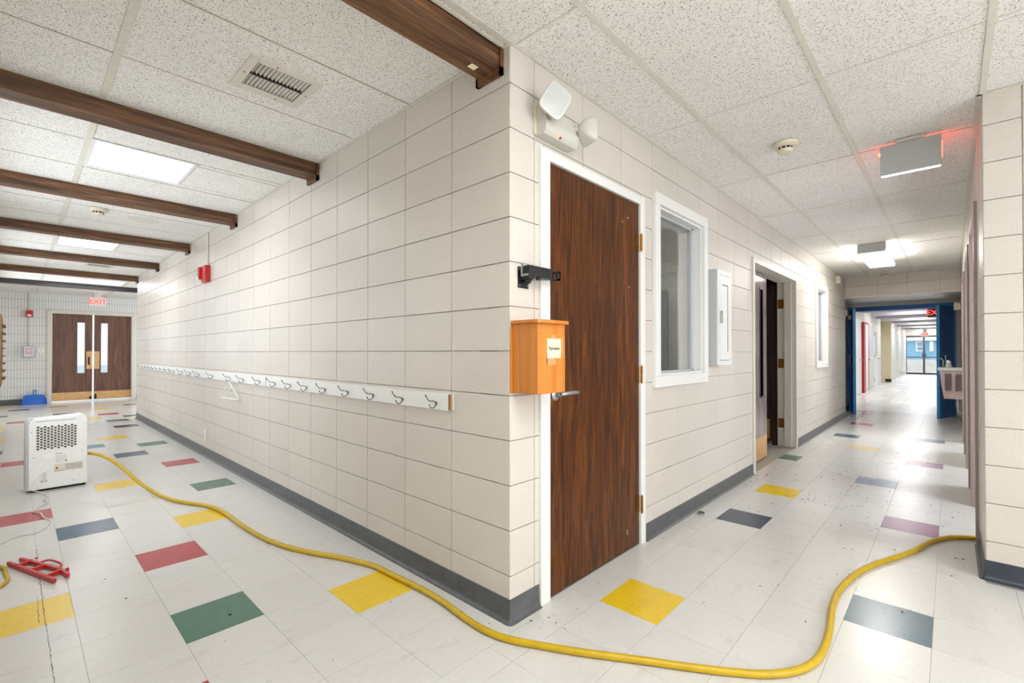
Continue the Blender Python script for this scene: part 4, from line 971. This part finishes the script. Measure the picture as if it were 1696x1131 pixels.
m = MB().lathe([(.037, 0), (.035, .003), (.028, .0035)], (0, 0, 0), (0, -1, 0), 24).xf(Matrix.Translation((.122, .0, .293)) @ Matrix.Diagonal((1, 1, .72, 1))); m.build('drain_cover', 'plasticwhite', dh, False)
m = MB().tube([(.02, -.001, .05), (.04, -.003, .11), (.08, -.004, .155), (.14, -.003, .19)], .006, 6); m.build('cable_ridge', 'plasticwhite', dh, False)
part('cord_slot', 'offwhite', dh, ((.085, -.003, .075), (.110, .001, .165)), bevel=.004, world=False)
part('certification_mark', 'greyink', dh, ((.078, -.0025, .078), (.115, .001, .098)), world=False)
lb = part('rating_label', 'offwhite', dh, ((.160, -.0012, .155), (.350, .0004, .222)), world=False)
m = MB()
for k in range(8): m.box((.232, -.0018, .165+k*.0066), (.345, -.0008, .1675+k*.0066))
for k in range(3): m.box((.163, -.0018, .158+k*.004), (.225, -.0008, .1595+k*.004))
m.build('fine_print', 'greyink', dh, False)
m = MB().prism([(.163, .178), (.193, .178), (.178, .205)], lambda a, c, h: (a, h, c), -.0022, -.0008); m.build('warning_triangle', 'warn', dh, False)
m = MB().prism([(.172, .182), (.184, .182), (.178, .194)], lambda a, c, h: (a, h, c), -.0028, -.0008); m.build('warning_symbol', 'dark', dh, False)
m = MB()
for k in range(7): m.box((.170, -.0012, .238+k*.009), (.170+(.07 if k else .045), -.0003, .2395+k*.009))
m.box((.170, -.0016, .312), (.212, -.0003, .317)); m.cyl((.238, -.0005, .245), (0, -1, 0), .008, .0008, 14); m.build('spec_print', 'greyink', dh, False)
for (a, c) in ((.03, .30), (.345, .32), (.06, .035), (.285, .062), (.37, .555), (.018, .52)): MB().cyl((a, .001, c), (0, -1, 0), .004, .002, 8).build('screw', 'chrome', dh, False)
part('drain_port', 'greypaint', dh, ((L-.004, .03, .26), (L+.006, .07, .30)), world=False)
# ------------------------------------------------------------------ hose, cords
def catmull(P, n=6):
    out = []; P = [Vector(p) for p in P]
    for i in range(len(P)-1):
        a, b_, c, d = P[max(i-1, 0)], P[i], P[i+1], P[min(i+2, len(P)-1)]
        for t in range(n):
            u = t/n; out.append(.5*((2*b_)+(c-a)*u+(2*a-5*b_+4*c-d)*u*u+(3*b_-a-3*c+d)*u**3))
    return out+[P[-1]]
hz = [(-4.33,-1.070,.276),(-4.249,-1.031,.275),(-4.096,-.974,.262),(-3.965,-.925,.226),(-3.836,-.877,.180),(-3.695,-.824,.117),(-3.55,-.77,.061),(-3.379,-.706,.0145)]
hf = [(-3.086,-.645),(-2.893,-.563),(-2.741,-.496),(-2.502,-.457),(-2.176,-.452),(-1.912,-.44),(-1.704,-.419),(-1.495,-.371),(-1.312,-.302),(-1.155,-.229),(-.997,-.170),(-.888,-.140),(-.69,-.125),(-.5,-.112),(-.334,-.112),(-.179,-.128),(-.037,-.133),(.085,-.11),(.224,-.042),(.352,.028),(.471,.102),(.587,.174),(.718,.253),(.825,.324),(.926,.404),(1.002,.505),(1.04,.617),(1.049,.755),(1.04,.92),(1.017,1.132),(1.015,1.34),(1.041,1.568),(1.091,1.783),(1.179,2.017),(1.262,2.236),(1.311,2.432),(1.378,2.602),(1.45,2.70),(1.515,2.755),(1.57,2.79),(1.60,2.86)]
ho = MB().tube(catmull(hz+[(a, c, .0145) for a, c in hf], 4), .0142, 12).build('yellow_hose', 'hose')
tag(ho, 'thick yellow hose snaking over the floor from the dehumidifier round the corner', 'hose')
cdp = [(-4.235,-1.46,.035),(-4.173,-1.40,.02),(-4.027,-1.356,.004),(-3.915,-1.381,.004),(-3.766,-1.365,.012),(-3.666,-1.429,.004),(-3.574,-1.453,.004),(-3.476,-1.413,.014),(-3.332,-1.398,.010),(-3.193,-1.365,.004),(-2.979,-1.437,.004),(-2.984,-1.527,.004),(-2.885,-1.607,.004),(-2.7,-1.70,.004)]
tag(MB().tube(catmull(cdp, 4), .0042, 8).build('power_cord', 'cordwhite'), 'thin crumpled white power cord trailing from the dehumidifier', 'cord')
ylp = [(-2.55,-1.75,.009),(-2.45,-1.62,.009),(-2.40,-1.592,.009),(-2.34,-1.58,.018),(-2.27,-1.575,.009),(-2.19,-1.566,.009),(-2.13,-1.574,.009),(-2.07,-1.61,.009),(-2.0,-1.72,.009)]
tag(MB().tube(catmull(ylp, 5), .009, 8).build('extension_cord', 'hose'), 'short bend of yellow cord at the left edge beside the red frame', 'cord')
# red scissor-like plastic frame on the floor
rd = thing('red_frame', 'red plastic slatted bracket lying on the floor near the left edge', 'bracket', (-2.2, -1.45, 0))
def bar(p, q, z0=.004, z1=.026, wd=.0075, name='bar'):
    a, c = Vector((*p, 0)), Vector((*q, 0)); d = (c-a).normalized(); n_ = Vector((d.y, -d.x, 0))*wd
    m = MB(); m.add([(a-n_).to_tuple()[:2]+(z0,), (a+n_).to_tuple()[:2]+(z0,), (c+n_).to_tuple()[:2]+(z0,), (c-n_).to_tuple()[:2]+(z0,), (a-n_).to_tuple()[:2]+(z1,), (a+n_).to_tuple()[:2]+(z1,), (c+n_).to_tuple()[:2]+(z1,), (c-n_).to_tuple()[:2]+(z1,)],
        [(0, 3, 2, 1), (4, 5, 6, 7), (0, 1, 5, 4), (1, 2, 6, 5), (2, 3, 7, 6), (3, 0, 4, 7)]); return m.build(name, 'reddull', rd, bevel=.002)
bar((-2.425, -1.567), (-1.955, -1.395), name='long_rail')
bar((-2.444, -1.519), (-2.238, -1.427), name='short_rail'); bar((-2.238, -1.427), (-2.089, -1.363), name='short_rail'); bar((-2.095, -1.366), (-1.985, -1.342), name='short_rail')
bar((-2.330, -1.540), (-2.365, -1.470), name='cross_bar'); bar((-2.20, -1.487), (-2.230, -1.425), name='cross_bar'); bar((-2.045, -1.430), (-2.085, -1.362), name='cross_bar')
m = MB().tube(catmull([(-2.30, -1.445, .018), (-2.31, -1.41, .018), (-2.27, -1.385, .018), (-2.20, -1.362, .018), (-2.15, -1.362, .018), (-2.135, -1.378, .018)], 5), .006, 6); m.build('loop', 'reddull', rd)
MB().cyl((-2.366, -1.455, .024), (0, 0, 1), .008, .006, 10).build('knob', 'reddull', rd); MB().cyl((-2.076, -1.340, .004), (0, 0, 1), .008, .022, 10).build('knob', 'reddull', rd)
# ------------------------------------------------------------------ debris
m = MB(); P = []
for k in range(9):
    a = 2*PI*k/9; P.append((.068+.028*math.cos(a)*random.uniform(.7, 1.2), 2.03+.03*math.sin(a)*random.uniform(.6, 1.2), .004+.02*random.random()))
m.add([(.068, 2.03, .026)]+P, [(0, 1+k, 1+(k+1) % 9) for k in range(9)]+[tuple(range(9, 0, -1))]); tag(m.build('dry_leaf', 'leafbrown'), 'crumpled brown dry leaf on the floor near the corridor wall', 'leaf')
m = MB()
def speck(x, y, s):
    n_ = 5; ph = random.random()*6; el_ = random.uniform(.4, 1); pr_ = random.random()*3
    v = [(x+s*math.cos(ph+2*PI*k/n_)*random.uniform(.6, 1), y+s*el_*math.sin(ph+2*PI*k/n_), .0006) for k in range(n_)]+[(x, y, .0006+s*.4)]
    m.add(v, [(k, (k+1) % n_, n_) for k in range(n_)])
for (cx_, cy_, rx, ry, nn, s) in ((.8, 3.4, .7, 1.5, 130, .006), (.1, 3.6, .12, .5, 16, .008), (1.1, 5.2, .3, 1.5, 30, .007), (.9, 1.6, .5, 1.2, 40, .004), (-.3, -.09, .35, .05, 14, .004), (.1, .14, .12, .12, 10, .005), (-1.2, -.7, 1.2, .6, 22, .0035), (1.45, 2.2, .08, .3, 10, .006), (.2, 9.9, .1, .7, 30, .012), (.2, .5, .5, .5, 12, .004)):
    for _ in range(nn):
        x = cx_+rx*random.gauss(0, .5); y = cy_+ry*random.gauss(0, .5)
        if (y > 0 and not (.05 < x < XR-.05)) or (y <= 0.03 and y > -.05) or (x < 0 and y > -.05): continue
        speck(x, y, s*random.uniform(.5, 1.6))
speck(-1.5, -1.16, .009); speck(-.975, -.85, .013)
o = m.build('floor_debris', 'dirt', fl); o['kind'] = 'stuff'
bpy.context.view_layer.update()
